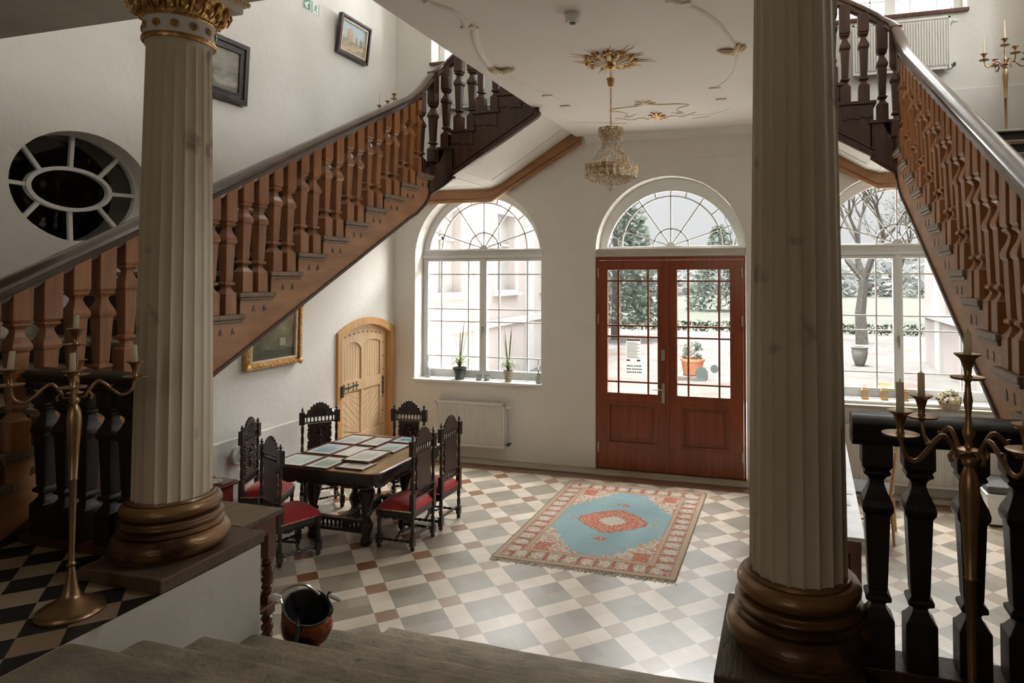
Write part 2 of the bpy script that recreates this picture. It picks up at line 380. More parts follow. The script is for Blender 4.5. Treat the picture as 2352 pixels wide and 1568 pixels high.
def thing(name, loc, label, cat, group=None, rz=0):
    o = bpy.data.objects.new(name, None); o.empty_display_size = .1; C.objects.link(o)
    o.location = loc; o.rotation_euler = (0, 0, rz)
    return tag(o, label, cat, group)
KIDS = {}
def dup(o, loc=None, rz=None, label=None, group=None, parent=None):
    c = o.copy(); C.objects.link(c)
    if parent is not None: c.parent = parent
    if loc is not None: c.location = loc
    if rz is not None: c.rotation_euler = (0, 0, rz)
    if label: c['label'] = label
    if group: c['group'] = group
    for ch in list(o.children): dup(ch, parent=c)
    return c
def arcpts(cx, cz, r, a0, a1, n): return [(cx + r * math.cos(a0 + (a1 - a0) * i / n), cz + r * math.sin(a0 + (a1 - a0) * i / n)) for i in range(n + 1)]
def noisy(p, s=1.): return noise.noise(Vector(p) * s)
def W(mb, name, mats, t, **k):
    """part of thing t, given in world coordinates"""
    L = t.location; mb.v = [(a - L[0], b - L[1], c - L[2]) for a, b, c in mb.v]
    return mb.build(name, mats, parent=t, **k)

# ================================================================== SHELL
WX = {1: X0 - 2.68, 2: X0 + 2.68}          # lower windows
DX = X0 - .012
def arch_open(cx, half, z0, zc, n=28): return [(cx - half, z0)] + arcpts(cx, zc, half, math.pi, 0, n) + [(cx + half, z0)]
UPW = [(-4.80, -3.26), (mir(-3.26), mir(-4.80))]
holes = [arch_open(WX[1], .96, 1.05, 2.77), arch_open(WX[2], .96, 1.05, 2.77), arch_open(DX, .958, 0.0, 2.82)]
holes += [[(a, 5.53), (a, 7.35), (b, 7.35), (b, 5.53)] for a, b in UPW] + [[(X0 - .75, 5.0), (X0 - .75, 7.2), (X0 + .75, 7.2), (X0 + .75, 5.0)]]  # middle upper opening is unseen, added as a light source for the gallery
mb = MB().prism([(XL - .4, -.3), (XL - .4, 7.6), (XR + .4, 7.6), (XR + .4, -.3)], holes, lambda a, b, c: (a, B + c, b), 0, .5)
struct(mb.build('wall_back', 'plaster'), 'white plastered wall with arched windows and the entrance door')
el = [(3.915 + .555 * math.cos(2 * math.pi * i / 48), 3.215 + .445 * math.sin(2 * math.pi * i / 48)) for i in range(48)]
def segarch(y0, y1, z0, zs, zt, n=16):
    c = (y0 + y1) / 2; h = (y1 - y0) / 2; s = zt - zs; r = (h * h + s * s) / (2 * s); a = math.asin(h / r)
    return [(y0, z0)] + [(c + r * math.sin(-a + 2 * a * i / n), zt - r + r * math.cos(-a + 2 * a * i / n)) for i in range(n + 1)] + [(y1, z0)]
mb = MB().prism([(-3, -.3), (-3, 7.6), (B, 7.6), (B, -.3)], [el, segarch(7.07, 8.20, .0, 1.775, 1.915)], lambda a, b, c: (XL - c, a, b), 0, .45)
struct(mb.build('wall_left', 'plaster'))
hr = [[(4.0, 5.0), (4.0, 7.25), (5.5, 7.25), (5.5, 5.0)], [(6.3, 5.0), (6.3, 7.25), (7.7, 7.25), (7.7, 5.0)]]  # unseen windows added to let light onto the left wall
mb = MB().prism([(-3, -.3), (-3, 7.6), (B, 7.6), (B, -.3)], hr, lambda a, b, c: (XR + c, a, b), 0, .45)
struct(mb.build('wall_right', 'plaster'))
for i, h in enumerate(hr):
    t = MB(); (y0, z0), (y1, z1) = h[0], h[2]
    for q in (y0 + .04, (y0 + y1) / 2, y1 - .04): t.box(XR + .2, XR + .26, q - .04, q + .04, z0, z1)
    for q in (z0 + .04, z0 + 1.5, z1 - .04): t.box(XR + .2, XR + .26, y0, y1, q - .035, q + .035)
    struct(t.build('window_%d' % (7 + i), 'white'))
struct(MB().box(XL, XR, -3.3, -3.0, 1.138, 4.1).build('wall_front', 'vestibule'))
struct(MB().box(XL - .45, XR + .45, 2.28, 2.72, 3.91, 7.6).build('wall_entablature', 'plaster2'), 'cream beam resting on the two columns')
struct(MB().box(XL - .45, XR + .45, -3.3, 2.28, 4.0, 4.2).build('ceiling_landing', 'vestibule'))
struct(MB().box(XL - .45, XR + .45, 2.28, B + .5, 7.6, 7.8).build('ceiling_upper', 'plaster'))
struct(MB().box(-2.62, mir(-2.62), 2.722, B - .001, 4.34, 4.71).build('ceiling', 'ceil'), 'white stucco ceiling under the first floor gallery')
struct(MB().box(XL, XR, 1.5, B + .5, -.12, 0).build('floor', 'hall'), 'diagonal stone tile floor in grey white and brown')
struct(MB().box(XL, XR, 8.045, B + .5, 0.0005, .018).build('trim_1', 'curb', bevel=.004), 'grey stone curb along the back wall')
t = MB().box(-2.50, -.30, B - .008, B - .001, 3.99, 4.0).prism([(B - .001, 4.25), (B - .03, 4.27), (B - .10, 4.339), (B - .001, 4.339)], [], lambda a, b, c: (c, a, b), -2.50, -.30)
struct(t.build('trim_2', 'plaster', bevel=.01))
struct(MB().box(XL + .001, XL + .035, 2.7, 7.02, 0, .86).build('trim_3', 'plaster', bevel=.01), 'projecting dado of the left wall')
struct(MB().box(XR - .035, XR - .001, 2.7, 8.2, 0, .86).build('trim_4', 'plaster', bevel=.01))
# upper landing dado
struct(MB().box(mir(XL) - 1.5, XR - .03, B - .02, B - .001, 3.79, 4.62).build('trim_5', 'plaster', bevel=.008))
# landing podium
t = MB()
for a, b in ((XL, -2.571), (mir(-2.571), XR)):
    t.box(a, b, -3, 2.60, -.1, P - .021)
for a in (-3.10, mir(-2.571)): t.box(a, a + .529, 2.601, 2.775, -.1, P - .001)
t.box(-2.571, -2.5695, -3, 2.776, -.1, P - .001).box(mir(-2.5695), mir(-2.571), -3, 2.776, -.1, P - .001)
struct(t.build('wall_landing', 'plaster2'), 'white painted side wall of the landing')
struct(MB().box(XL, -2.571, -3, 2.61, P - .02, P).box(mir(-2.571), XR, -3, 2.61, P - .02, P).build('floor_landing', 'check'), 'black and beige checkered landing floor')
# stone flight down to the hall
steps = thing('stone_steps', (X0, 1.86, 0), 'worn grey sandstone steps going down from the landing to the hall floor', 'steps')
for k in range(8):
    yk = 1.86 + .30 * k; zk = P - .1425 * k; t = MB()
    xs = [-2.569 + (mir(-2.569) + 2.569) * i / 40 for i in range(41)]
    back = yk - .36 if k else -2.99
    prof = [(back, 0), (yk - .045, .0), (yk - .018, -.006), (yk - .004, -.016), (yk, -.030), (yk - .006, -.05), (yk - .032, -.062), (yk - .032, -.144), (back, -.144)]
    vs = []; n = len(prof)
    for i, x in enumerate(xs):
        dz = noisy((x * 1.7, k * 9.1, 0)) * .006; dy = noisy((x * 2.3, k * 5.7, 4)) * .010 + noisy((x * 9, k * 5.7, 8)) * .005
        wr = -.012 * math.exp(-((x - X0) / .8) ** 2)
        for j, (y, z) in enumerate(prof):
            e = 1 if 1 <= j <= 6 else 0
            vs.append((x, y + dy * e, zk + z + (dz + wr) * (1 if j in (1, 2, 3) else 0)))
    fs = [(i * n + j, i * n + (j + 1) % n, (i + 1) * n + (j + 1) % n, (i + 1) * n + j) for i in range(40) for j in range(n)]
    fs += [tuple(range(n)), tuple(range(40 * n, 41 * n))[::-1]]
    t.add(vs, fs); W(t, 'step', 'stone', steps, smooth=35)

# ------------------------------------------------------------------ windows
def fan_frame(t, cx, y0, y1, zb=2.895, zc=2.75, r=.862):
    """radial bars of a semicircular light"""
    def edge(a):
        dx, dz = math.cos(a), math.sin(a); oz = zb - zc
        b_ = dz * oz; return -b_ + math.sqrt(b_ * b_ - oz * oz + r * r)
    ym = (y0 + y1) / 2; dp = y1 - y0
    for a in (18, 55, 90, 125, 162):
        a = R(a); e = edge(a) + .01; t.bar((cx + .05 * math.cos(a), ym, zb + .05 * math.sin(a)), (cx + e * math.cos(a), ym, zb + e * math.sin(a)), .016, dp, (0, 1, 0))
    for a in (37, 73, 107, 143):
        a = R(a); e = edge(a) + .01; t.bar((cx + .655 * math.cos(a), ym, zb + .655 * math.sin(a)), (cx + e * math.cos(a), ym, zb + e * math.sin(a)), .016, dp, (0, 1, 0))
    for rr in (.23, .655):
        t.prism(arcpts(cx, zb - .005, rr + .009, 0, math.pi, 24) + arcpts(cx, zb - .005, rr - .009, math.pi, 0, 24), [], lambda a, b, c: (a, c, b), y0, y1)
    t.prism(arcpts(cx, zb - .01, .062, 0, math.pi, 10), [], lambda a, b, c: (a, c, b), y0 - .01, y1)
def fan_glass_outline(cx, zb=2.895, zc=2.75, r=.862):
    a = math.asin((zb - zc) / r); return arcpts(cx, zc, r, a, math.pi - a, 28)
def arched_window(i, cx):
    y0, y1 = 8.50, 8.57
    fan = fan_glass_outline(cx)
    c1 = [(cx - .872, 1.18), (cx - .872, 2.716), (cx - .052, 2.716), (cx - .052, 1.18)]
    c2 = [(2 * cx - a, b) for a, b in c1]
    t = MB().prism(arch_open(cx, .957, 1.063, 2.77), [fan, c1, c2], lambda a, b, c: (a, c, b), y0, y1)
    t.box(cx - .95, cx + .95, y0 - .03, y0, 2.765, 2.80).box(cx - .95, cx + .95, y0 - .018, y0, 2.86, 2.885)
    t.box(cx - .03, cx + .03, y0 - .02, y0, 1.07, 2.76)
    t.prism([(cx - .90, 1.15), (cx - .90, 2.745), (cx - .025, 2.745), (cx - .025, 1.15)], [c1], lambda a, b, c: (a, c, b), y0 - .012, y0 + .01)
    t.prism([(cx + .025, 1.15), (cx + .025, 2.745), (cx + .90, 2.745), (cx + .90, 1.15)], [c2], lambda a, b, c: (a, c, b), y0 - .012, y0 + .01)
    fr = struct(t.build('window_%d' % i, 'white', bevel=.004)); 
    t = MB(); fan_frame(t, cx, y0 + .012, y0 + .04)
    for s in (-1, 1):
        for o in (.664, .236): t.box(cx + s * o - .009, cx + s * o + .009, y0 + .012, y0 + .04, 1.18, 2.716)
        for z in (2.531, 2.035, 1.859, 1.365):
            a, b = sorted((cx + s * .052, cx + s * .872)); t.box(a, b, y0 + .01, y0 + .042, z - .008, z + .008)
    t.build('glazing_bars', 'white', parent=fr)
    g = MB().box(cx - .93, cx + .93, y0 + .047, y0 + .051, 1.10, 2.80)
    g.prism(fan_glass_outline(cx, 2.86, 2.75, .89), [], lambda a, b, c: (a, c, b), y0 + .047, y0 + .051); g.build('glass_pane', 'glass', parent=fr)
    h = MB().box(cx - .012, cx + .012, y0 - .035, y0 - .02, 1.72, 1.80).bar((cx, y0 - .045, 1.78), (cx, y0 - .05, 1.66), .014, .012, (1, 0, 0)); h.build('window_handle', 'steel', parent=fr)
for i in (1, 2): arched_window(i, WX[i])
for i, c in ((6, WX[1]), (7, WX[2])):
    o = MB().box(c - .975, c + .975, B - .035, 8.50, 1.030, 1.062).build('trim_%d' % i, ['white'], bevel=.004)
    struct(o, 'white window sill')
o = MB().box(WX[2] - 1.2, XR - .04, B - .13, B - .036, .995, 1.029).build('trim_8', 'curb', bevel=.004); struct(o, 'grey stone ledge in front of the right window')
for i, (a, b) in enumerate(UPW + [(X0 - .75, X0 + .75)]):
    z0, z1 = (5.53, 7.35) if i < 2 else (5.0, 7.2); y0 = 8.50; m_ = (a + b) / 2
    t = MB().prism([(a, z0), (a, z1), (b, z1), (b, z0)], [[(a + .09, z0 + .10), (a + .09, z1 - .1), (m_ - .06, z1 - .1), (m_ - .06, z0 + .10)], [(m_ + .06, z0 + .10), (m_ + .06, z1 - .1), (b - .09, z1 - .1), (b - .09, z0 + .10)]], lambda p, q, c: (p, c, q), y0, y0 + .06)
    fr = struct(t.build('window_%d' % (3 + i), 'white', bevel=.003))
    t = MB()
    for q in (a + .26, m_ - .22, m_ + .22, b - .26): t.box(q - .008, q + .008, y0 + .01, y0 + .035, z0 + .1, z1 - .1)
    for z in (z0 + .27, z0 + .8, z0 + 1.0, z1 - .3): t.box(a + .09, b - .09, y0 + .01, y0 + .035, z - .008, z + .008)
    t.build('glazing_bars', 'white', parent=fr)
    MB().box(a + .05, b - .05, y0 + .042, y0 + .046, z0 + .05, z1 - .05).build('glass_pane', 'glass', parent=fr)
    if i < 2:
        struct(MB().box(a - .01, b + .01, B - .05, 8.50, z0 - .04, z0 - .001).build('trim_%d' % (9 + i), 'mahog', bevel=.004), 'brown window sill')
# oval window in the left wall
xo = XL - .16
t = MB()
ring = lambda cy, cz, a, b, n=48: [(cy + a * math.cos(2 * math.pi * i / n), cz + b * math.sin(2 * math.pi * i / n)) for i in range(n)]
oc = (3.90, 3.205)
t.prism(ring(3.915, 3.215, .555, .445), [ring(3.912, 3.213, .532, .424)], lambda a, b, c: (c, a, b), xo - .03, xo + .02)
t.prism(ring(*oc, .335, .180), [ring(*oc, .300, .150)], lambda a, b, c: (c, a, b), xo - .02, xo + .025)
for k in range(8):
    a = 2 * math.pi * k / 8; p0 = (oc[0] + .315 * math.cos(a), oc[1] + .162 * math.sin(a)); p1 = (3.912 + .55 * math.cos(a), 3.213 + .44 * math.sin(a))
    t.bar((xo, p0[0], p0[1]), (xo, p1[0], p1[1]), .03, .028, (1, 0, 0))
fr = struct(t.build('window_6', 'white', bevel=.003), 'oval internal window with white radial bars')
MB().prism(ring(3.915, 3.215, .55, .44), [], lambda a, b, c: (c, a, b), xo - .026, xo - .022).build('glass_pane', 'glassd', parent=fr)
# unlit room behind the oval window
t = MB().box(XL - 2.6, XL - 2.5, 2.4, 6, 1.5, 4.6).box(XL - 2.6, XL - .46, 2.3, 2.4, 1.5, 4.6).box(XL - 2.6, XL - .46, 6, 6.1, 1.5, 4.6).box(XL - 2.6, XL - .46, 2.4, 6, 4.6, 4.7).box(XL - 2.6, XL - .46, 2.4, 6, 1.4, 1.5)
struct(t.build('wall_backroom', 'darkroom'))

# ------------------------------------------------------------------ entrance door
y0 = 8.262
t = MB()
def frame(t, x0, x1, z0, z1, hol, ya, yb, mi=0): t.prism([(x0, z0), (x0, z1), (x1, z1), (x1, z0)], [[(a, c), (a, d), (b, d), (b, c)] for a, b, c, d in hol], lambda p, q, c: (p, c, q), ya, yb, mi)
xa, xb = DX - .952, DX + .952
frame(t, xa, xb, .02, 2.757, [(xa + .028, xb - .028, .035, 2.712)], y0 + .012, y0 + .10)
dr = struct(t.build('door_1', 'door', bevel=.004), 'red-brown double entrance door with glazed upper halves')
for s, (gx0, gx1, bars, px0, px1, lx0, lx1) in enumerate([(-2.203, -1.548, (-2.059, -1.67), -2.183, -1.569, xa + .030, -1.427), (-1.300, -.648, (-1.16, -.779), -1.228, -.674, -1.424, xb - .030)]):
    t = MB(); frame(t, lx0, lx1, .037, 2.710, [(gx0, gx1, 1.01, 2.584), (px0, px1, .37, .87)], y0, y0 + .05)
    t.box(px0, px1, y0 + .018, y0 + .034, .37, .87)
    frame(t, px0 - .02, px1 + .02, .35, .89, [(px0 + .012, px1 - .012, .382, .858)], y0 - .008, y0 + .006)
    frame(t, px0 + .05, px1 - .05, .42, .82, [(px0 + .062, px1 - .062, .432, .808)], y0 + .012, y0 + .022)
    frame(t, gx0 - .015, gx1 + .015, .995, 2.60, [(gx0, gx1, 1.01, 2.584)], y0 - .006, y0 + .004)
    if s: t.box(lx0 - .022, lx0 + .022, y0 - .014, y0 + .004, .045, 2.70)
    leaf = t.build('door_leaf', 'door', parent=dr, bevel=.004)
    t = MB()
    for q in bars: t.box(q - .011, q + .011, y0 + .005, y0 + .04, 1.01, 2.584)
    for z in (2.443, 1.869, 1.729, 1.150): t.box(gx0, gx1, y0 + .006, y0 + .038, z - .010, z + .010)
    t.build('glazing_bars', 'door', parent=leaf)
    MB().box(gx0 - .01, gx1 + .01, y0 + .041, y0 + .045, 1.0, 2.59).build('glass_pane', 'glass', parent=leaf)
    hx = lx0 + .012 if s == 0 else lx1 - .012
    for z in (2.545, 1.95, .30):
        MB().lathe([(.006, -.065), (.010, -.06), (.010, .06), (.006, .065)], 8, (hx, y0 - .012, z)).box(hx - .006, hx + .006, y0 - .01, y0, z - .05, z + .05).build('hinge', 'steel', parent=leaf)
    if s == 0:
        MB().box(-1.496, -1.455, y0 - .010, y0, .905, 1.155).box(-1.49, -1.46, y0 - .018, y0 - .01, .93, .96).bar((-1.476, y0 - .04, 1.075), (-1.61, y0 - .045, 1.075), .018, .014).tube([(-1.476, y0, 1.075), (-1.476, y0 - .045, 1.075)], .009).build('door_handle', 'steel', parent=leaf, bevel=.003)
        MB().box(-1.498, -1.453, y0 - .010, y0, 1.44, 1.575).lathe([(.012, -.006), (.012, .0)], 10, (-1.476, y0 - .012, 1.50), axis='y').build('lock_plate', 'steel', parent=leaf, bevel=.002)
# notices on the left leaf's pane
pg = y0 + .036
o = MB().box(-1.965, -1.775, pg, pg + .001, 1.41, 1.70).box(-1.96, -1.78, pg - .001, pg, 1.675, 1.695, 1).box(-1.96, -1.915, pg - .001, pg, 1.415, 1.435, 3).box(-1.825, -1.78, pg - .001, pg, 1.415, 1.435, 3)
for k in range(15): o.box(-1.955, -1.785 - (k % 3) * .02, pg - .001, pg, 1.455 + k * .014, 1.461 + k * .014, 2)
tag(o.build('door_notice', ['notice', 'printr', 'printg', 'printr']), 'white text notice with a red headline on the left door pane', 'notice')
o = MB().box(-2.005, -1.725, pg, pg + .001, 1.195, 1.395)
for k, z in enumerate((1.345, 1.305, 1.265)):
    x = -1.955
    for q in range(9):
        if q == (4, 3, 6)[k]: x += .008
        o.box(x, x + .014, pg - .001, pg, z, z + .018, 1); x += .021
tag(o.build('door_notice', ['notice', 'printb']), 'landscape notice with three lines of blue lettering below the red-headed sheet', 'notice')
for cx_, cz_, r_, lb in ((-1.0, 1.295, .078, 'large round grey sticker on the right door pane'), (-.842, 1.355, .050, 'small round blue-grey sticker on the right door pane')):
    tag(MB().lathe([(r_, 0), (r_, .001)], 28, (cx_, pg, cz_), axis='y').build('round_sticker', 'sticker'), lb, 'sticker')
# light above the door
y0 = 8.48
t = MB().prism(arch_open(DX, .955, 2.757, 2.82), [fan_glass_outline(DX)], lambda a, b, c: (a, c, b), y0, y0 + .06)
fr = struct(t.build('window_9', 'white', bevel=.004), 'white fanlight above the entrance door')
t = MB(); fan_frame(t, DX, y0 + .012, y0 + .04); t.build('glazing_bars', 'white', parent=fr)
MB().prism(fan_glass_outline(DX, 2.88, 2.75, .87), [], lambda a, b, c: (a, c, b), y0 + .047, y0 + .051).build('glass_pane', 'glass', parent=fr)
t = MB().box(xa, xb, 8.275, 8.50, 2.758, 2.80).box(xa, xb, 8.30, 8.50, 2.80, 2.86).box(xa, xb, 8.285, 8.50, 2.80, 2.815).box(xa, xb, 8.31, 8.5, 2.845, 2.858)
struct(t.build('trim_12', 'plaster2', bevel=.003), 'cream transom between the door and the fanlight')

# ------------------------------------------------------------------ small pine door in the left wall
t = MB()
F = lambda a, b, c: (c, a, b)
t.prism(segarch(7.02, 8.262, .0, 1.79, 1.955), [segarch(7.10, 8.165, .02, 1.72, 1.865)], F, XL - .02, XL + .035)
dr = struct(t.build('door_2', 'pined', bevel=.005), 'arched pine cellar door with black iron fittings')
xd = XL - .10
MB().prism(segarch(7.075, 8.195, .0, 1.775, 1.905), [segarch(7.10, 8.165, .02, 1.72, 1.865)], F, XL - .16, XL - .021).build('door_jamb', 'pined', parent=dr)
lf = MB().prism(segarch(7.103, 8.163, .02, 1.718, 1.862), [segarch(7.235, 7.61, 1.14, 1.545, 1.64)[:], segarch(7.66, 8.035, 1.14, 1.60, 1.645), [(7.235, .42), (7.235, 1.0), (7.61, 1.0), (7.61, .42)], [(7.66, .42), (7.66, 1.0), (8.035, 1.0), (8.035, .42)], [(7.235, .1), (7.235, .3), (7.61, .3), (7.61, .1)], [(7.66, .1), (7.66, .3), (8.035, .3), (8.035, .1)]], F, xd, xd + .05)
leaf = lf.build('door_leaf', 'pine', parent=dr, bevel=.004)
t = MB()
for (a, b), (c, d) in (((7.23, 7.615), (1.13, 1.65)), ((7.655, 8.04), (1.13, 1.66)), ((7.23, 7.615), (.09, .31)), ((7.655, 8.04), (.09, .31))):
    n = 7; wd = (b - a) / n
    for i in range(n): t.box(xd + .012, xd + .030, a + i * wd + .003, a + (i + 1) * wd - .003, c, d)
t.box(xd + .002, xd + .02, 7.225, 8.045, .09, 1.66)
for i in range(10):   # diagonal boards
    for (a, b), (c, d), sg in (((7.235, 7.61), (.42, 1.0), -1), ((7.66, 8.035), (.42, 1.0), 1)):
        zc_ = c - .25 + i * .1; poly = []
        pts = [(a, zc_ + (.35 if sg < 0 else 0)), (b, zc_ + (0 if sg < 0 else .35)), (b, zc_ + (0 if sg < 0 else .35) + .092), (a, zc_ + (.35 if sg < 0 else 0) + .092)]
        pts = [(p_, min(max(q_, c), d)) for p_, q_ in pts]
        if abs(pts[0][1] - pts[3][1]) + abs(pts[1][1] - pts[2][1]) > .02: t.prism(pts, [], F, xd + .012, xd + .030)
t.build('door_boards', 'pine', parent=leaf, bevel=.002)
t = MB()
for i in range(17):
    a = R(208 - i * 14.8) if 0 else None
for y, z in [(7.165, .25 + .19 * i) for i in range(8)] + [(8.10, .25 + .19 * i) for i in range(8)] + [(7.26 + .095 * i, 1.705 + .055 * math.sin(math.pi * (i + .6) / 9.2)) for i in range(9)]:
    t.lathe([(.011, .0), (.009, .006), (.002, .010)], 8, (xd + .05, y, z), axis='x')
t.build('iron_stud', 'iron', parent=leaf)
def strap(zc_):
    t = MB(); x = xd + .052
    for i in range(26):
        u = i / 25; y = 7.13 + .40 * u; t.sphere((x, y, zc_ + .008 * math.sin(u * 9)), .013 + .004 * math.sin(i * 2.1), 6, 4, (.5, 1.2, 1))
    for s in (-1, 1):
        for i in range(16):
            u = i / 15; t.sphere((x, 7.165 + .012 * math.sin(u * 12 + s), zc_ + s * (.03 + .22 * u)), .018 - .008 * u + .004 * math.sin(i * 1.7), 6, 4, (.5, 1, 1))
        for q in (7.24, 7.33, 7.43, 7.50):
            t.tube([(x, q, zc_), (x, q + .018, zc_ + s * .03), (x, q + .008, zc_ + s * .05), (x, q - .012, zc_ + s * .045)], .006, 5)
    return t
for z in (1.06, .36): strap(z).build('strap_hinge', 'iron', parent=leaf)
t = MB()
for i in range(14): t.sphere((xd + .054, 8.10 + .012 * math.sin(i * 1.9), .86 + .018 * i), .018, 6, 4, (.5, 1, 1))
t.build('escutcheon', 'iron', parent=leaf)
MB().box(XL + .03, XL + .055, 7.075, 7.115, .98, 1.12).build('lock_box', 'iron', parent=dr)

# ================================================================== STAIRCASES
XS = -3.785
BALP0 = [(.056, 0), (.056, .150), (.047, .158), (.030, .182), (.026, .195), (.032, .203), (.047, .212), (.047, .226), (.032, .236), (.035, .25), (.046, .50), (.049, .505), (.056, .515), (.058, .53), (.052, .55), (.036, .58), (.027, .605), (.027, .618), (.036, .63), (.050, .640), (.050, .648), (.043, .652), (.056, .668)]
BALP = [(r * .87, z) for r, z in BALP0]
def baluster_mb(t, x, y, z, top, sc=1.0, slope=0, along='y'):
    st = len(t.v)
    prof = [(r * sc, z + h) for r, h in BALP] + [(.0487 * sc, top)]
    t.lathe(prof, square=True, at=(x, y, 0))
    if slope:
        for i in range(len(t.v) - 4, len(t.v)):
            q = t.v[i]; t.v[i] = (q[0], q[1], q[2] + slope * ((q[1] - y) if along == 'y' else (q[0] - x)))
    return t
RAILP = [(-.030, -.006), (-.040, 0), (-.047, .022), (-.040, .038), (-.036, .050), (-.050, .060), (-.052, .085), (-.040, .105), (-.016, .117), (.016, .117), (.040, .105), (.052, .085), (.050, .060), (.036, .050), (.040, .038), (.047, .022), (.040, 0), (.030, -.006)]
def staircase(side):
    L = side == 'left'
    mx = (lambda x: x) if L else mir
    sg = 1 if L else -1
    st = thing('staircase', (mx(-4.6), 1.8, P), ('oak staircase with turned rail climbing the left wall to a landing' if L else 'oak staircase climbing the right wall behind the right column'), 'staircase')
    def put(t, name, mats, **k):
        t.v = [(mx(a), b, c) for a, b, c in t.v]
        return W(t, name, mats, st, **k)
    Yk = lambda k: 3.834 + .2965 * k
    Zk = lambda k: 2.384 + .1557 * k
    zb = lambda y: 1.816 + .525 * (y - 3.637)
    # outer string of the first flight
    pl = [(2.346, P), (1.80, P)]
    for k in range(-7, 9):
        a = Yk(k) + .03; pl += [(a, max(Zk(k) - .1557 - .03, P)), (a, Zk(k) - .03)]
    pl += [(6.50, Zk(8) - .03), (6.50, 3.40), (6.40, zb(6.30) + .065), (6.25, zb(6.20) + .01), (6.05, zb(6.05))]
    fn = lambda a, b, c: (XS - .05 + c, a, b)
    t = MB().prism(pl, [], fn, 0, .05)
    for k in range(-6, 9):      # raised black tear shapes painting the shade of carved cuts, two per step end
        for q in (.115, .22):
            y = Yk(k) + q + .04; z = Zk(k) - .125
            pts = [(y - .016, z - .022), (y - .012, z + .012), (y, z + .030), (y + .006, z + .006), (y + .020, z - .016), (y + .004, z - .012)]
            t.prism(pts, [], lambda a, b, c: (XS + c, a, b), -.01, .0025, 1)
    put(t, 'outer_string', ['oakh', 'black'])
    t = MB().bar((XS + .004, 2.346, P + .012), (XS + .004, 6.06, zb(6.05) + .01), .016, .024).bar((XS + .004, 6.05, zb(6.05) + .01), (XS + .004, 6.25, zb(6.2) + .02), .016, .024).bar((XS + .004, 6.24, zb(6.2) + .015), (XS + .004, 6.42, zb(6.30) + .085), .016, .024).bar((XS + .004, 6.40, zb(6.3) + .07), (XS + .004, 6.52, 3.41), .016, .03)
    put(t, 'string_moulding', 'oakd')
    # rounded inner corner
    plan = [(XS, 6.48), (XS, 6.55), (XS + .012, 6.61), (XS + .045, 6.655), (XS + .09, 6.675), (XS + .15, 6.68), (XS + .20, 6.68)]
    bot = [3.385, 3.425, 3.46, 3.495, 3.53, 3.575, 3.61]; top = [3.60, 3.765, 3.765, 3.80, 3.94, 3.94, 3.94]
    n = len(plan); vs = []
    for i, (x, y) in enumerate(plan):
        nx, ny = (-.05, 0) if i < 2 else ((-.045, .02) if i < 3 else ((-.03, .04) if i < 5 else (0, .05)))
        vs += [(x, y, bot[i]), (x, y, top[i]), (x + nx, y + ny, top[i]), (x + nx, y + ny, bot[i])]
    fs = [(4 * i + a, 4 * i + (a + 1) % 4, 4 * i + 4 + (a + 1) % 4, 4 * i + 4 + a) for i in range(n - 1) for a in range(4)] + [(0, 1, 2, 3), (4 * n - 1, 4 * n - 2, 4 * n - 3, 4 * n - 4)]
    put(MB().add(vs, fs), 'corner_string', 'oakd', smooth=30)
    t = MB().tube([(x + .004 if i < 3 else x, y - .006, bot[i] + .006) for i, (x, y) in enumerate(plan)], .017, 6); put(t, 'corner_moulding', 'oakd')
    # second flight, rising towards the middle of the hall
    F2 = [(-3.90, 3.97), (-3.64, 4.16), (-3.344, 4.35), (-3.055, 4.53), (-2.76, 4.71)]
    zb2 = lambda x: 3.54 + .588 * (x + 3.751)
    pl = [(-3.60, zb2(-3.60)), (-3.60, 3.94)]
    for i, (x, z) in enumerate(F2[1:], 1): pl += [(x + .03, F2[i - 1][1] - .03), (x + .03, z - .03)]
    pl += [(-2.572, 4.68), (-2.572, 4.38), (-2.572, zb2(-2.572))]
    pl2 = []
    for q in pl:
        if not pl2 or q != pl2[-1]: pl2.append(q)
    f2n = lambda a, b, c: (a, 6.68 + c, b)
    t = MB().prism(pl2, [], f2n, 0, .05)
    for i in range(1, 5):     # shaped step end brackets
        x, z = F2[i]
        t.prism([(x + .03, z - .04), (x + .30, z - .04), (x + .30, z - .185), (x + .26, z - .17), (x + .22, z - .16), (x + .16, z - .175), (x + .12, z - .15), (x + .08, z - .165), (x + .03, z - .15)], [], f2n, -.012, 0)
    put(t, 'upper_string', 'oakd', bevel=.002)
    t = MB().bar((-3.62, 6.672, zb2(-3.62) + .022), (-2.58, 6.672, zb2(-2.58) + .022), .030, .046, (0, 0, 1)).bar((-3.62, 6.674, zb2(-3.62) + .075), (-2.60, 6.674, zb2(-2.60) + .075), .014, .014)
    t.box(-2.60, -2.55, 6.655, 6.70, zb2(-2.57) + .0, 4.385).box(-2.56, -2.545, 6.66, 6.73, zb2(-2.57) + .02, 4.30)
    put(t, 'upper_moulding', 'oakd', bevel=.004)
    # wall string seen under the landing
    wl = [(-5.36, 3.525), (-3.835, 3.522), (-2.557, 4.248), (-2.560, 4.345), (-2.62, 4.392), (-2.757, 4.407), (-3.925, 3.700), (-5.36, 3.702)]
    t = MB().prism(wl, [], lambda a, b, c: (a, B - .055 + c, b), 0, .05)
    ml = [(-5.35, 3.535), (-3.838, 3.532), (-2.575, 4.25)]
    for a, b in zip(ml[:-1], ml[1:]): t.bar((a[0], B - .065, a[1]), (b[0], B - .065, b[1]), .03, .032); t.bar((a[0], B - .06, a[1] + .045), (b[0], B - .06, b[1] + .047), .012, .012)
    put(t, 'wall_string', 'oakh', bevel=.003)
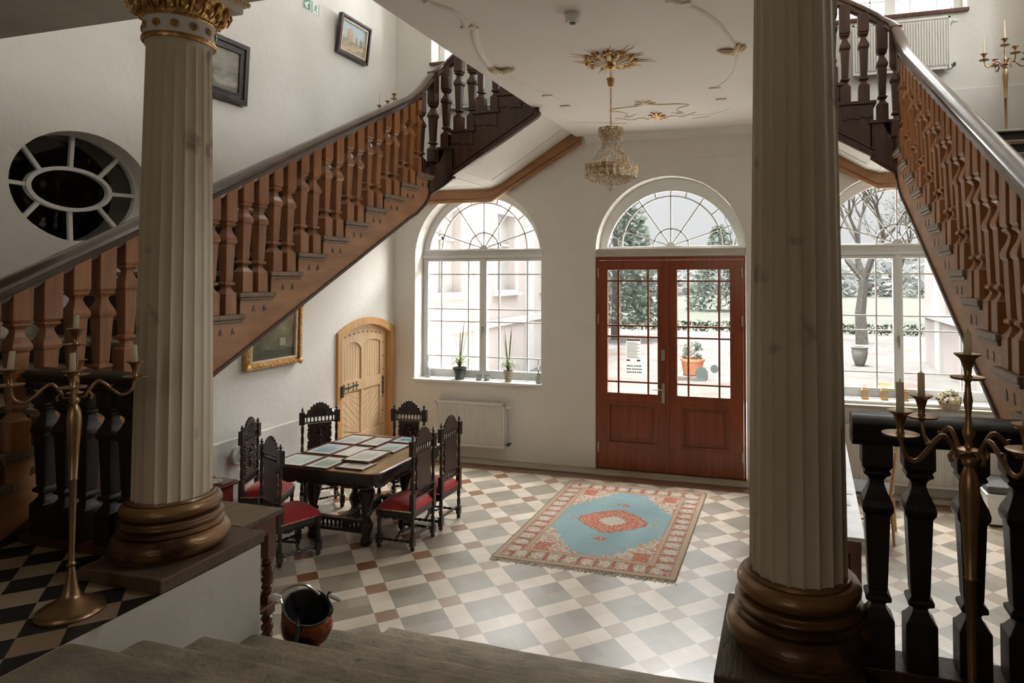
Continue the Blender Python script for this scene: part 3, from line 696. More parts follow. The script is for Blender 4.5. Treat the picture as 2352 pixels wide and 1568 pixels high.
    # plaster soffits
    t = MB().prism([(2.5, zb(2.5) + .05), (6.20, zb(6.20) + .07), (6.56, 3.47), (6.60, 3.70), (8.22, 3.70), (8.22, 3.74), (6.57, 3.74), (6.53, 3.50), (6.18, zb(6.18) + .12), (2.5, zb(2.5) + .09)], [], lambda a, b, c: (c, a, b), XL + .005, XS - .052)
    t.prism([(XS - .051, 3.705), (-3.70, 3.75), (-2.66, 4.40), (-2.66, 4.44), (-3.70, 3.80), (XS - .051, 3.75)], [], lambda a, b, c: (a, c, b), 6.735, B - .06)
    put(t, 'soffit', 'plaster')
    t = MB().bar((-4.9, 7.9, 3.698), (-3.95, 7.9, 3.698), .012, .006).bar((-3.68, 7.9, 3.76), (-2.7, 7.9, 4.37), .012, .01); put(t, 'soffit_bead', 'white')
    # treads, risers
    for k in range(-7, 9):
        y = Yk(k); z = Zk(k)
        t = MB().box(XL + .037, XS + .034, y - .004, y + .350, z - .036, z).box(XS - .0, XS + .022, y + .010, y + .335, z - .058, z - .036)
        t = t; o = put(t, 'tread', 'tread', bevel=.006)
        s_ = MB().box(XL + .04, XS - .06, y - .003, y + .006, z - .022, z + .001); s_.v = [(mx(a), b, c) for a, b, c in s_.v]
        W(s_, 'nosing_strip', 'strip', st).parent = o
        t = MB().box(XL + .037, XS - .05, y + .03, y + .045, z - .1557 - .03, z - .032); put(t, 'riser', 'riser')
    zl = Zk(9)
    t = MB().box(XL + .037, XS - .03, 6.50, B - .002, zl - .035, zl).box(XL + .037, XS - .05, 6.53, 6.545, zl - .19, zl - .035).box(XL + .04, XS - .06, 6.494, 6.50, zl - .024, zl - .004, 1)
    put(t, 'landing_floor', ['riser', 'strip'], bevel=.004)
    for i, (x, z) in enumerate(F2):
        t = MB().box(x, x + .33 if i < 4 else -2.572, 6.658, B - .06, z - .032, z).box(x + .02, x + .03, 6.735, B - .06, z - .19, z - .032)
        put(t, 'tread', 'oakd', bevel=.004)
    # balusters: two to a step
    rb = lambda y: 3.017 + .515 * (y - 3.617)
    xb_ = XS - .035
    for k in range(-7, 9):
        for q in (.085, .232):
            y = Yk(k) + q
            if y < 1.8: continue
            t = baluster_mb(MB(), xb_, y, Zk(k), rb(y) + .02, 1, .515)
            if k == 8 and q > .2: continue
            put(t, 'baluster', 'oak', bevel=.003)
    rb2 = lambda x: 4.83 + .60 * (x + 3.764)
    for x, y, z, tp in [(xb_, 6.36, Zk(8), 4.50), (xb_ + .02, 6.60, zl, 4.78), (-3.695, 6.715, 3.97, rb2(-3.695)), (-3.534, 6.715, 4.16, rb2(-3.53)), (-3.368, 6.715, 4.16, rb2(-3.368)), (-3.255, 6.715, 4.35, rb2(-3.25)), (-3.079, 6.715, 4.35, rb2(-3.08)), (-2.97, 6.715, 4.53, rb2(-2.97)), (-2.80, 6.715, 4.53, rb2(-2.80)), (-2.66, 6.715, 4.71, rb2(-2.66))]:
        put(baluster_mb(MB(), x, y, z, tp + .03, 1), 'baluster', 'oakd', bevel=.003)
    # handrail with its steep turn at the landing
    path = [(xb_, y, rb(y)) for y in (1.45, 3.0, 4.5, 6.10)] + [(xb_, 6.25, 4.40), (xb_, 6.36, 4.49), (xb_ + .004, 6.47, 4.60), (xb_ + .012, 6.57, 4.70), (xb_ + .035, 6.65, 4.775), (-3.73, 6.705, 4.83), (-3.66, 6.715, 4.885)] + [(x, 6.715, rb2(x)) for x in (-3.55, -3.3, -3.0, -2.575)]
    put(MB().sweep(path, RAILP), 'handrail', 'rail', smooth=35)
    # newel post at the foot, behind the columns, and the panel closing the space under the first steps
    put(MB().box(xb_ - .06, xb_ + .06, 1.42, 1.54, P, 2.02).lathe([(.075, 2.02), (.08, 2.04), (.05, 2.07), (.06, 2.12), (.02, 2.17)], square=True, at=(xb_, 1.48, 0)), 'newel_post', 'oakd')
    put(MB().prism([(1.86, -.0), (2.90, 0), (2.90, zb(2.90) + .02), (1.86, P)][1:2] + [(2.90, zb(2.90) + .03), (2.346, P + .02), (2.346, P - .3), (2.62, P - .3), (2.62, 0.0)], [], lambda a, b, c: (c, a, b), XS - .045, XS - .01), 'spandrel_panel', 'oakd')
    return st
SL = staircase('left'); SR = staircase('right')

# ================================================================== COLUMNS
def column(cx, side):
    t0 = thing('column', (cx, 2.5, 1.2), 'fluted cream column with gilded base, %s' % ('the left one, with a gold capital and rosettes' if side == 'left' else 'the right one beside the large foreground candelabrum'), 'column')
    # fluted shaft
    rows = []
    zs = [1.445, 1.47, 1.49] + [1.5 + (3.56 - 1.5) * i / 14 for i in range(15)] + [3.575, 3.59, 3.605, 3.615, 3.63]
    nf = 20; sub = 7; vs = []
    for z in zs:
        u = (z - 1.445) / (3.63 - 1.445); r = .169 - .030 * u ** 1.25
        f = 1.0 if z < 3.57 else max(0, (3.62 - z) / .05)
        if z > 3.61: r += .006
        for k in range(nf * sub):
            a = 2 * math.pi * k / (nf * sub); w_ = (k % sub) / sub
            d = math.sqrt(max(0, 1 - (2 * w_ - 1) ** 2)) * .0095 * f * (1 - .2 * u)
            vs.append((cx + (r - d) * math.cos(a + .1), 2.5 + (r - d) * math.sin(a + .1), z))
    n = nf * sub
    fs = [(i * n + k, i * n + (k + 1) % n, (i + 1) * n + (k + 1) % n, (i + 1) * n + k) for i in range(len(zs) - 1) for k in range(n)]
    W(MB().add(vs, fs), 'shaft', 'column', t0, smooth=28)
    # base
    def torus(zc, rc, h, n=8): return [(rc - h * .55 + h * .55 * math.cos(a), zc + h * .5 * math.sin(a)) for a in [(-90 + 180 * i / n) * math.pi / 180 for i in range(n + 1)]]
    prof = [(.15, 1.200), (.225, 1.200)] + torus(1.258, .252, .104) + [(.222, 1.314), (.222, 1.326), (.214, 1.332)] + torus(1.350, .222, .026, 5) + [(.205, 1.366), (.205, 1.372)] + torus(1.412, .214, .07, 7) + [(.185, 1.449), (.180, 1.458), (.15, 1.458)]
    W(MB().lathe(prof, 56, (cx, 2.5, 0)), 'base', 'bronze', t0, smooth=50)
    # neck with rosettes
    prof = [(.12, 3.628), (.156, 3.628), (.160, 3.634), (.160, 3.646), (.156, 3.652), (.12, 3.652)]
    W(MB().lathe(prof, 48, (cx, 2.5, 0)), 'neck_ring', 'gold', t0, smooth=50)
    W(MB().lathe([(.12, 3.65), (.151, 3.65), (.151, 3.735), (.12, 3.735)], 48, (cx, 2.5, 0)), 'neck_band', 'ceil', t0, smooth=50)
    t = MB()
    for k in range(12):
        a = 2 * math.pi * (k + .35) / 12; c = Vector((cx + .151 * math.cos(a), 2.5 + .151 * math.sin(a), 3.692)); tx = Vector((-math.sin(a), math.cos(a), 0)); nn = Vector((math.cos(a), math.sin(a), 0))
        for q in range(8):
            b_ = 2 * math.pi * q / 8; p_ = c + tx * .013 * math.cos(b_) + Vector((0, 0, .013 * math.sin(b_))); t.sphere(p_ + nn * .002, .0075, 6, 4)
        t.sphere(c + nn * .004, .008, 6, 4)
    W(t, 'rosettes', 'gold', t0, smooth=True)
    W(MB().lathe([(.12, 3.732), (.153, 3.732), (.158, 3.74), (.153, 3.748), (.155, 3.752), (.170, 3.77), (.195, 3.80), (.212, 3.825), (.215, 3.838), (.10, 3.838)], 48, (cx, 2.5, 0)), 'echinus', 'gold', t0, smooth=50)
    t = MB()
    for k in range(48):
        a = 2 * math.pi * k / 48; t.sphere((cx + .158 * math.cos(a), 2.5 + .158 * math.sin(a), 3.741), .0065, 6, 4)
    for k in range(20):
        a = 2 * math.pi * k / 20; ca, sa = math.cos(a), math.sin(a)
        t.sphere((cx + .185 * ca, 2.5 + .185 * sa, 3.792), .020, 8, 6, (1, 1, 1.9))
        a += math.pi / 20; ca, sa = math.cos(a), math.sin(a)
        t.tube([(cx + r * ca, 2.5 + r * sa, z) for r, z in ((.160, 3.75), (.178, 3.768), (.196, 3.79), (.219, 3.825))], [.004, .007, .008, .005], 5)
        t.tube([(cx + .215 * ca, 2.5 + .215 * sa, 3.83), (cx + .222 * ca, 2.5 + .222 * sa, 3.80), (cx + .212 * ca, 2.5 + .212 * sa, 3.775)], [.008, .007, .003], 5)
    W(t, 'leaf_carving', 'gold', t0, smooth=True)
    W(MB().box(cx - .195, cx + .195, 2.305, 2.695, 3.836, 3.880), 'abacus', 'ceil', t0, bevel=.003)
    t = MB()
    for h, z0, z1 in ((.205, 3.872, 3.884), (.218, 3.884, 3.898), (.212, 3.898, 3.9095)): t.box(cx - h, cx + h, 2.5 - h, 2.5 + h, z0, z1)
    for s in range(-9, 10):
        for q in (-1, 1):
            t.sphere((cx + s * .0225, 2.5 + q * .217, 3.886), .009, 6, 4); t.sphere((cx + q * .217, 2.5 + s * .0225, 3.886), .009, 6, 4)
    W(t, 'abacus_moulding', 'goldl', t0)
column(-2.838, 'left'); column(mir(-2.838), 'right')
for cx, nm in ((-2.838, 'left'), (mir(-2.838), 'right')):
    t = MB().box(cx - (.205 if nm == 'left' else .27), cx + (.27 if nm == 'left' else .205), 2.21, 2.80, P + .001, 1.199)
    tag(t.build('plinth_board', 'slab', bevel=.006), 'thick worn wooden board under the %s column base' % nm, 'board', )

# landing balustrades either side
def balustrade(side):
    mx = (lambda x: x) if side == 'left' else mir
    t0 = thing('balustrade', (mx(-3.4), 2.5, P), 'dark low balustrade between the %s column and the staircase' % side, 'balustrade')
    def put(t, name, m, **k):
        t.v = [(mx(a), b, c) for a, b, c in t.v]; return W(t, name, m, t0, **k)
    for x in (-3.100, -3.232, -3.392, -3.535, -3.680):
        put(baluster_mb(MB(), x, 2.50, P + .045, 1.935, 1.0), 'baluster', 'silhouette', bevel=.003)
    put(MB().box(-3.765, -3.048, 2.43, 2.57, P + .001, P + .045), 'bottom_rail', 'oakd', bevel=.004)
    put(MB().sweep([(-3.765, 2.50, 1.925), (-3.02, 2.50, 1.925)], [(a * 1.3, b * .85) for a, b in RAILP]), 'handrail', 'silhouette', smooth=35)
balustrade('left'); balustrade('right')

# ================================================================== CHAIRS AND TABLE
def turned(z0, z1, r, n=3, blocks=()):
    """profile of a turned post between two heights"""
    out = []; N = 8 * n
    for i in range(N + 1):
        u = i / N; q = (u * n) % 1.0
        out.append((r * (.62 + .38 * abs(math.sin(math.pi * q)) ** .7), z0 + (z1 - z0) * u))
    return out
def bobbin(t, p, q, r, n=6, mi=0):
    p = Vector(p); q = Vector(q); pts = []; rs = []
    N = n * 4
    for i in range(N + 1):
        u = i / N; pts.append(p.lerp(q, u)); rs.append(r * (.6 + .4 * abs(math.sin(math.pi * u * n))))
    return t.tube(pts, rs, 7, mi=mi)
def make_chair(label, loc, rz, group):
    t0 = thing('dining_chair', loc, label, 'chair', group, rz)
    P_ = lambda mb, name, m, par=t0, **k: mb.build(name, m, parent=par, **k)
    for s in (-1, 1):
        x = s * .178
        t = MB().lathe([(.012, 0), (.021, .012), (.019, .035), (.012, .045)], 10, (x, 0, 0)).box(x - .021, x + .021, -.021, .021, .045, .125).lathe(turned(.125, .30, .019, 2), 10, (x, 0, 0)).box(x - .021, x + .021, -.022, .022, .30, .52)
        t.lathe(turned(.52, .86, .017, 3), 10, (x, 0, 0)).box(x - .028 + s * .006, x + .028 + s * .006, -.021, .021, .86, .995)
        o = P_(t, 'back_post', 'black', smooth=40)
        P_(MB().lathe([(.006, .995), (.017, 1.0), (.008, 1.008), (.015, 1.018), (.016, 1.026), (.006, 1.036), (.009, 1.043), (.002, 1.052)], 8, (x, 0, 0)), 'finial', 'black', par=o, smooth=40)
        x = s * .186
        t = MB().lathe([(.012, 0), (.022, .012), (.020, .035), (.012, .045)], 10, (x, .345, 0)).box(x - .023, x + .023, .322, .368, .045, .13).lathe(turned(.13, .30, .021, 2), 10, (x, .345, 0)).box(x - .022, x + .022, .323, .367, .30, .345)
        P_(t, 'leg', 'black', smooth=40)
    # crest
    pts = [(-.152, .945)]
    for i in range(13):
        u = i / 12; x = -.148 + .296 * u; b = .952 + .125 * math.sin(math.pi * u) ** .85
        pts.append((x, b + (.012 if i % 2 else 0)))
        if i < 12: pts.append((x + .0125, b + .006 + .05 * math.cos(math.pi * u) * .4))
    pts.append((.152, .945))
    F_ = lambda a, b, c: (a, c, b)
    t = MB().prism(pts, [], F_, -.011, .009, 1)
    for i in range(11):
        u = i / 10; t.sphere((-.145 + .29 * u, 0, .960 + .125 * math.sin(math.pi * u) ** .85), .0145, 6, 4, (1, .9, 1))
    for i in range(22):
        a = i * 2.399; r = .012 * math.sqrt(i) ; t.sphere((r * 1.5 * math.cos(a), .010, .99 + r * .8 * math.sin(a)), .011, 6, 4, (1, .7, 1))
    P_(t, 'crest', ['black', 'blackb'])
    for nm, z in (('upper_gallery', .885), ('lower_gallery', .475)):
        t = MB().box(-.16, .16, -.013, .013, z + .052, z + .066).box(-.16, .16, -.013, .013, z - .014, z)
        for i in range(8): t.lathe([(.006, z), (.010, z + .012), (.005, z + .024), (.010, z + .040), (.006, z + .052)], 7, (-.133 + .038 * i, 0, 0))
        P_(t, nm, 'black')
    pts = []
    for s in (1, -1):
        for i in range(11):
            u = i / 10; z = .545 + .32 * (u if s > 0 else 1 - u)
            pts.append((s * (.110 + .018 * abs(math.sin(math.pi * 2.5 * (u if s > 0 else 1 - u)))), z))
    t = MB().prism(pts, [], F_, -.010, .006, 1)
    random.seed(3)
    for s in (-1, 1):
        for i in range(12): t.sphere((s * (.108 + .01 * math.sin(i * 2.2)), .006, .557 + .027 * i), .015, 6, 4, (1, .7, 1))
        for i in range(9): t.sphere((s * .075, .008, .58 + .028 * i), .009, 6, 4)
    for i in range(10): a = math.pi * i / 9; t.sphere((.07 * math.cos(a), .008, .775 + .06 * math.sin(a)), .011, 6, 4)
    t.sphere((0, .012, .775), .022, 8, 6).sphere((0, .010, .715), .032, 8, 6, (1, .5, 1.4)).sphere((0, .010, .645), .030, 8, 6, (1, .5, 1.6)).sphere((.03, .012, .70), .012, 6, 4, (1, .6, 2.4)).sphere((-.03, .012, .70), .012, 6, 4, (1, .6, 2.4))
    P_(t, 'back_panel', ['black', 'blackb'], smooth=50)
    # seat
    t = MB()
    nx, ny = 12, 10; vs = []
    for j in range(ny + 1):
        for i in range(nx + 1):
            u, v = i / nx * 2 - 1, j / ny * 2 - 1
            w_ = .192 + .012 * (v + 1) / 2
            h = .438 - .045 * (abs(u) ** 4 + abs(v) ** 4) + .012 * (1 - u * u) * (1 - v * v)
            vs.append((u * w_, .180 + v * .19, h))
    fs = [(j * (nx + 1) + i, j * (nx + 1) + i + 1, (j + 1) * (nx + 1) + i + 1, (j + 1) * (nx + 1) + i) for j in range(ny) for i in range(nx)]
    rim = [i for i in range(nx + 1)] + [(j) * (nx + 1) + nx for j in range(1, ny + 1)] + [ny * (nx + 1) + i for i in range(nx - 1, -1, -1)] + [j * (nx + 1) for j in range(ny - 1, 0, -1)]
    b = len(vs); vs += [(vs[i][0], vs[i][1], .352) for i in rim]; n = len(rim)
    fs += [(rim[k], rim[(k + 1) % n], b + (k + 1) % n, b + k) for k in range(n)] + [tuple(range(b, b + n))]
    P_(MB().add(vs, fs), 'seat_cushion', 'red', smooth=60)
    t = MB().box(-.178, .178, -.012, .012, .30, .352).box(-.19, .19, .350, .372, .31, .352)
    for s in (-1, 1): t.box(s * .184 - .012, s * .184 + .012, .0, .36, .305, .352)
    for s, (a, b_) in ((0, ((-.165, .362), (.165, .362))), (1, ((.186, .02), (.186, .33))), (2, ((-.186, .02), (-.186, .33)))):
        for i in range(13):
            u = i / 12; x = a[0] + (b_[0] - a[0]) * u; y = a[1] + (b_[1] - a[1]) * u
            t.sphere((x, y, .300 - .014 * abs(math.sin(math.pi * u * 3))), .016, 6, 4, (1, 1, 1.1))
    P_(t, 'seat_frame', 'black')
    t = MB()
    for i in range(19): t.sphere((-.17 + .0189 * i, .374, .357), .008, 5, 4)
    for s in (-1, 1):
        for i in range(17): t.sphere((s * .197, .01 + .021 * i, .357), .008, 5, 4)
    P_(t, 'braid_trim', 'goldl')
    for s in (-1, 1): P_(bobbin(MB(), (s * .182, .02, .085), (s * .186, .325, .085), .015, 5), 'stretcher', 'black', smooth=50)
    P_(bobbin(MB(), (-.165, 0, .125), (.165, 0, .125), .014, 6), 'stretcher', 'black', smooth=50)
    t = MB(); pts = [(-.184, .17, .085), (-.10, .20, .09), (0, .24, .095), (.10, .20, .09), (.184, .17, .085)]
    for a, b_ in zip(pts[:-1], pts[1:]): bobbin(t, a, b_, .013, 3)
    P_(t, 'cross_stretcher', 'black', smooth=50)
    return t0
def face(fx, fy): return math.atan2(-fx, fy)     # local +Y turned to (fx, fy)
CH = [('carved black chair with its plain back to the steps, at the near left table corner', (-4.345, 4.80), (.39, .92)),
      ('carved black chair with brightly lit red seat, right of the table near the steps', (-3.262, 5.525), (-1, .01)),
      ('carved black chair on the right of the table nearest the rug and radiator', (-3.262, 6.045), (-1, .02)),
      ('carved black chair by the round wall vent, its openwork front catching light', (-5.142, 5.395), (.935, .355)),
      ('carved black chair left of the pine cellar door, behind the table', (-5.0, 6.25), (.73, -.68)),
      ('carved black chair at the far end of the table right of the pine cellar door', (-4.095, 6.623), (.14, -.99))]
first = None
for lb, (x, y), (fx, fy) in CH:
    if first is None: first = make_chair(lb, (x, y, 0), face(fx, fy), 'carved chairs around the table')
    else: dup(first, (x, y, 0), face(fx, fy), lb)

TX0, TX1, TY0, TY1 = -4.60, -3.45, 5.05, 6.33
tb = thing('dining_table', ((TX0 + TX1) / 2, (TY0 + TY1) / 2, 0), 'dark carved dining table covered with framed pictures', 'table')
def rrect(x0, x1, y0, y1, r, n=5):
    o = []
    for cx, cy, a in ((x1 - r, y1 - r, 0), (x0 + r, y1 - r, 90), (x0 + r, y0 + r, 180), (x1 - r, y0 + r, 270)):
        o += [(cx + r * math.cos(R(a + 90 * i / n)), cy + r * math.sin(R(a + 90 * i / n))) for i in range(n + 1)]
    return o
W(MB().prism(rrect(TX0, TX1, TY0, TY1, .10), [], lambda a, b, c: (a, b, c), .728, .760, 0), 'tabletop', 'tabletop', tb, bevel=.008)
W(MB().prism(rrect(TX0 - .004, TX1 + .004, TY0 - .004, TY1 + .004, .10), [rrect(TX0 + .02, TX1 - .02, TY0 + .02, TY1 - .02, .09)], lambda a, b, c: (a, b, c), .700, .752), 'edge_moulding', 'black', tb, bevel=.008)
t = MB().prism(rrect(TX0 + .05, TX1 - .05, TY0 + .05, TY1 - .05, .05), [rrect(TX0 + .075, TX1 - .075, TY0 + .075, TY1 - .075, .04)], lambda a, b, c: (a, b, c), .635, .728)
for a, b, f_ in ((TX0 + .1, TX1 - .1, lambda u: (u, TY0 + .06)), (TX0 + .1, TX1 - .1, lambda u: (u, TY1 - .06)), (TY0 + .1, TY1 - .1, lambda u: (TX0 + .06, u)), (TY0 + .1, TY1 - .1, lambda u: (TX1 - .06, u))):
    for i in range(31):
        u = a + (b - a) * i / 30; x, y = f_(u); t.sphere((x, y, .632 - .018 * abs(math.sin(i * math.pi / 5))), .022, 6, 4)
W(t, 'apron', 'black', tb)
for lx in (-4.36, -3.765):
    for ly in (5.37, 6.02):
        prof = [(.035, 0), (.052, .015), (.055, .05), (.040, .075), (.045, .10), (.062, .16), (.058, .20), (.036, .235), (.032, .26), (.05, .275), (.05, .29), (.035, .305), (.048, .36), (.068, .43), (.072, .48), (.060, .53), (.038, .56), (.036, .575), (.058, .59), (.058, .64)]
        t = MB().lathe(prof, 14, (lx, ly, 0))
        for k in range(8):
            a = 2 * math.pi * k / 8
            t.sphere((lx + .060 * math.cos(a), ly + .060 * math.sin(a), .47), .018, 6, 5, (1, 1, 2.4)); t.sphere((lx + .052 * math.cos(a), ly + .052 * math.sin(a), .17), .015, 6, 5, (1, 1, 2))
        W(t, 'leg', 'black', tb, smooth=45)
t = MB()
for ly in (5.37, 6.02):
    t = MB(); t.box(-4.32, -3.80, ly - .03, ly + .03, .20, .225).box(-4.32, -3.80, ly - .03, ly + .03, .105, .13)
    for i in range(11): t.lathe([(.008, .13), (.016, .15), (.008, .165), (.016, .18), (.008, .20)], 7, (-4.29 + .046 * i, ly, 0))
    W(t, 'gallery_stretcher', 'black', tb)
t = MB().box(-4.09, -4.03, 5.39, 6.0, .20, .225).box(-4.09, -4.03, 5.39, 6.0, .105, .13)
for i in range(12): t.lathe([(.008, .13), (.016, .15), (.008, .165), (.016, .18), (.008, .20)], 7, (-4.06, 5.42 + .05 * i, 0))
W(t, 'centre_stretcher', 'black', tb)

# pictures: a grid mesh coloured by a small procedural landscape
M['canvas'] = col_attr('painted_canvas', .7)
M['print'] = col_attr('print_under_glass', .32, .6)
def picture(fn, nu, nv, f, name, mat, parent=None, origin=None):
    """f(u, v) gives the colour; fn(u, v) the position"""
    vs = [fn(i / nu, j / nv) for j in range(nv + 1) for i in range(nu + 1)]
    fs = [(j * (nu + 1) + i, j * (nu + 1) + i + 1, (j + 1) * (nu + 1) + i + 1, (j + 1) * (nu + 1) + i) for j in range(nv) for i in range(nu)]
    me = bpy.data.meshes.new(name); L = parent.location if parent else (0, 0, 0)
    me.from_pydata([(a - L[0], b - L[1], c - L[2]) for a, b, c in vs], [], fs)
    ca = me.color_attributes.new('Col', 'FLOAT_COLOR', 'POINT')
    buf = []
    for j in range(nv + 1):
        for i in range(nu + 1):
            c = f(i / nu, j / nv); buf += [c[0], c[1], c[2], 1]
    ca.data.foreach_set('color', buf); me.materials.append(M[mat])
    o = bpy.data.objects.new(name, me); C.objects.link(o)
    if parent: o.parent = parent
    return o
def lerp3(a, b, t): t = max(0, min(1, t)); return tuple(x + (y - x) * t for x, y in zip(a, b))
def landscape(seed, sky, far, ground, paper=None):
    def f(u, v):
        if paper and (u < .14 or u > .86 or v < .16 or v > .84): return paper
        h = .52 + .12 * noisy((u * 3, seed, 0)); n1 = noisy((u * 7, v * 7, seed)); n2 = noisy((u * 22, v * 22, seed + 5))
        if v > h: c = lerp3(far, sky, (v - h) * 3 + .25 * n1)
        else: c = lerp3(ground, far, v / h + .3 * n1)
        return tuple(max(0, q * (1 + .22 * n2 + .15 * n1)) for q in c)
    return f
# framed pictures lying on the dining table
FR = [((-4.41, 5.225), .36, .37, 0, 0), ((-4.085, 5.225), .27, .37, 0, 0), ((-3.775, 5.215), .30, .33, 0, 0), ((-3.835, 5.47), .30, .40, 1, .03),
      ((-4.40, 5.635), .32, .385, 0, 0), ((-4.115, 5.63), .235, .38, 0, 0), ((-4.395, 6.035), .31, .38, 0, 0), ((-4.11, 6.03), .24, .36, 0, 0), ((-3.825, 5.855), .28, .34, 0, 0), ((-3.845, 6.17), .27, .25, 1, 0)]
FLB = ['nearest left corner beside a chair back', 'middle of the near edge with a green print', 'near right corner, half under a raised frame', 'raised on its neighbours at the right table edge', 'left side in the second row', 'centre of the table, almost blank', 'far left near the pine door', 'far row, second from the left', 'right side beyond the raised frame', 'far right corner with a bright blue print']
for i, ((cx, cy), wd, ht, lift, rz) in enumerate(FR):
    zz = .7605 + (.019 if i == 3 else (.0 if not lift else .0))
    t0 = thing('framed_picture', (cx, cy, zz), 'framed picture lying on the table, ' + FLB[i], 'picture frame', 'framed pictures on the table', rz)
    a, b = wd / 2 - .004, ht / 2 - .004
    if i == 2: b -= .05; 
    MB().prism([(-a, -b), (a, -b), (a, b), (-a, b)], [[(-a + .012, -b + .012), (a - .012, -b + .012), (a - .012, b - .012), (-a + .012, b - .012)]], lambda p, q, c: (p, q, c), 0, .018).build('frame', 'mahog', parent=t0, bevel=.002)
    MB().box(-a + .01, a - .01, -b + .01, b - .01, .001, .009).build('backing', 'paper', parent=t0)
    pal = [((.55, .62, .60), (.42, .50, .46), (.50, .52, .44)), ((.55, .60, .55), (.16, .24, .17), (.20, .28, .20)), ((.6, .58, .54), (.4, .4, .36), (.5, .46, .4)), ((.55, .6, .6), (.32, .38, .36), (.42, .45, .40)), ((.55, .62, .66), (.25, .36, .42), (.30, .42, .42)), ((.62, .62, .60), (.6, .59, .57), (.6, .6, .58)), ((.58, .64, .68), (.34, .42, .46), (.4, .45, .42)), ((.6, .64, .68), (.4, .45, .5), (.48, .48, .46)), ((.5, .6, .6), (.28, .38, .36), (.36, .42, .38)), ((.30, .62, .85), (.05, .12, .14), (.7, .78, .8))][i]
    old = t0.rotation_euler.copy()
    me_o = picture(lambda u, v: (-a + .012 + u * (2 * a - .024), -b + .012 + v * (2 * b - .024), .0115), 24, 30, landscape(i * 3.7, *pal, paper=(.66, .65, .61)), 'print', 'print')
    me_o.parent = t0
# wall pictures
def wall_picture(y0, y1, z0, z1, fw, label, frame_mat, inner_mat, fn, depth=.045, carve=False, tilt=.03):
    t0 = thing('framed_painting', (XL + .02, (y0 + y1) / 2, z0), label, 'painting')
    def pos(a, b, c): return (XL + .006 + c + (b - z0) / (z1 - z0) * tilt, a, b)
    t = MB(); R0 = [(y0, z0), (y1, z0), (y1, z1), (y0, z1)]
    ins = lambda d: [(y0 + d, z0 + d), (y1 - d, z0 + d), (y1 - d, z1 - d), (y0 + d, z1 - d)]
    t.prism(R0, [ins(fw * .45)], pos, 0, depth).prism(ins(fw * .45), [ins(fw * .8)], pos, 0, depth * .7)
    if carve:
        n1 = int((y1 - y0) / .028); n2 = int((z1 - z0) / .028)
        for i in range(n1 + 1):
            for z in (z0 + fw * .3, z1 - fw * .3): t.sphere(pos(y0 + (y1 - y0) * i / n1, z + .006 * math.sin(i * 2.5), depth), .017, 6, 4, (.6, 1, 1))
        for i in range(n2 + 1):
            for y in (y0 + fw * .3, y1 - fw * .3): t.sphere(pos(y + .006 * math.sin(i * 2.5), z0 + (z1 - z0) * i / n2, depth), .017, 6, 4, (.6, 1, 1))
        for y in (y0 + .02, y1 - .02):
            for z in (z0 + .02, z1 - .02): t.sphere(pos(y, z, depth), .038, 8, 6, (.5, 1, 1))
    W(t, 'frame', frame_mat, t0, bevel=.003)
    W(MB().prism(ins(fw * .8), [ins(fw)], pos, 0, depth * .75), 'inner_frame', inner_mat, t0)
    q = ins(fw)
    picture(lambda u, v: pos(q[0][0] + u * (q[1][0] - q[0][0]), q[0][1] + v * (q[2][1] - q[0][1]), depth * .3), 70, 60, fn, 'canvas', 'canvas', t0)
def p_grey(u, v):
    n = noisy((u * 5, v * 5, 1)); n2 = noisy((u * 16, v * 16, 2)); b = .36 + .10 * n + .05 * n2
    if v < .5: b -= .08 * math.sin(v * 20 + 4 * n)
    if abs(u - .45) < .12 and .15 < v < .45: b -= .10
    if v < .12: b *= .7
    return (b * 1.02, b * .96, b * .84)
def p_town(u, v):
    n = noisy((u * 6, v * 6, 3)); n2 = noisy((u * 20, v * 20, 7))
    c = lerp3((.70, .62, .48), (.42, .56, .68), v * 1.2 - .2 + .5 * n)
    if v < .42 + .05 * n: c = lerp3((.58, .50, .36), (.40, .40, .28), .5 + n * 2)
    if v < .4 and abs((v - .1) - .25 * (u - .2) - .08 * n) < .07: c = (.70, .55, .40)
    if .26 < u < .48 and .40 < v < .86 - .6 * abs(u - .37): c = (.62, .42, .28)
    if .26 < u < .30 and .40 < v < .78: c = (.32, .30, .24)
    if (.60 < u < .66 or .78 < u < .90) and .35 < v < .62 - .5 * abs(u - .8) * (u > .7): c = (.26, .32, .22)
    return tuple(max(0, q * (1 + .2 * n2)) for q in c)
def p_old(u, v):
    n = noisy((u * 4, v * 4, 9)); n2 = noisy((u * 15, v * 15, 4)); c = lerp3((.10, .095, .05), (.30, .27, .17), v * .9 + .6 * n)
    if abs(u - .72) < .07 and .25 < v < .42: c = (.36, .34, .30)
    if v < .18 + .05 * n: c = (.07, .065, .04)
    return tuple(max(0, q * (1 + .25 * n2)) for q in c)
wall_picture(4.62, 5.50, 4.262, 4.878, .105, 'grey landscape painting in a dark ornate frame behind the left column', 'black', 'black', p_grey, .05, False)
tb_ = None
wall_picture(6.93, 7.545, 5.315, 5.805, .065, 'small colourful painting with a tower in a dark frame below the exit signs', 'black', 'goldl', p_town, .055, False, .06)
wall_picture(5.53, 6.335, 1.522, 2.20, .085, 'old dark landscape in a gilt carved frame under the left staircase', 'gold', 'goldl', p_old, .06, True, .01)
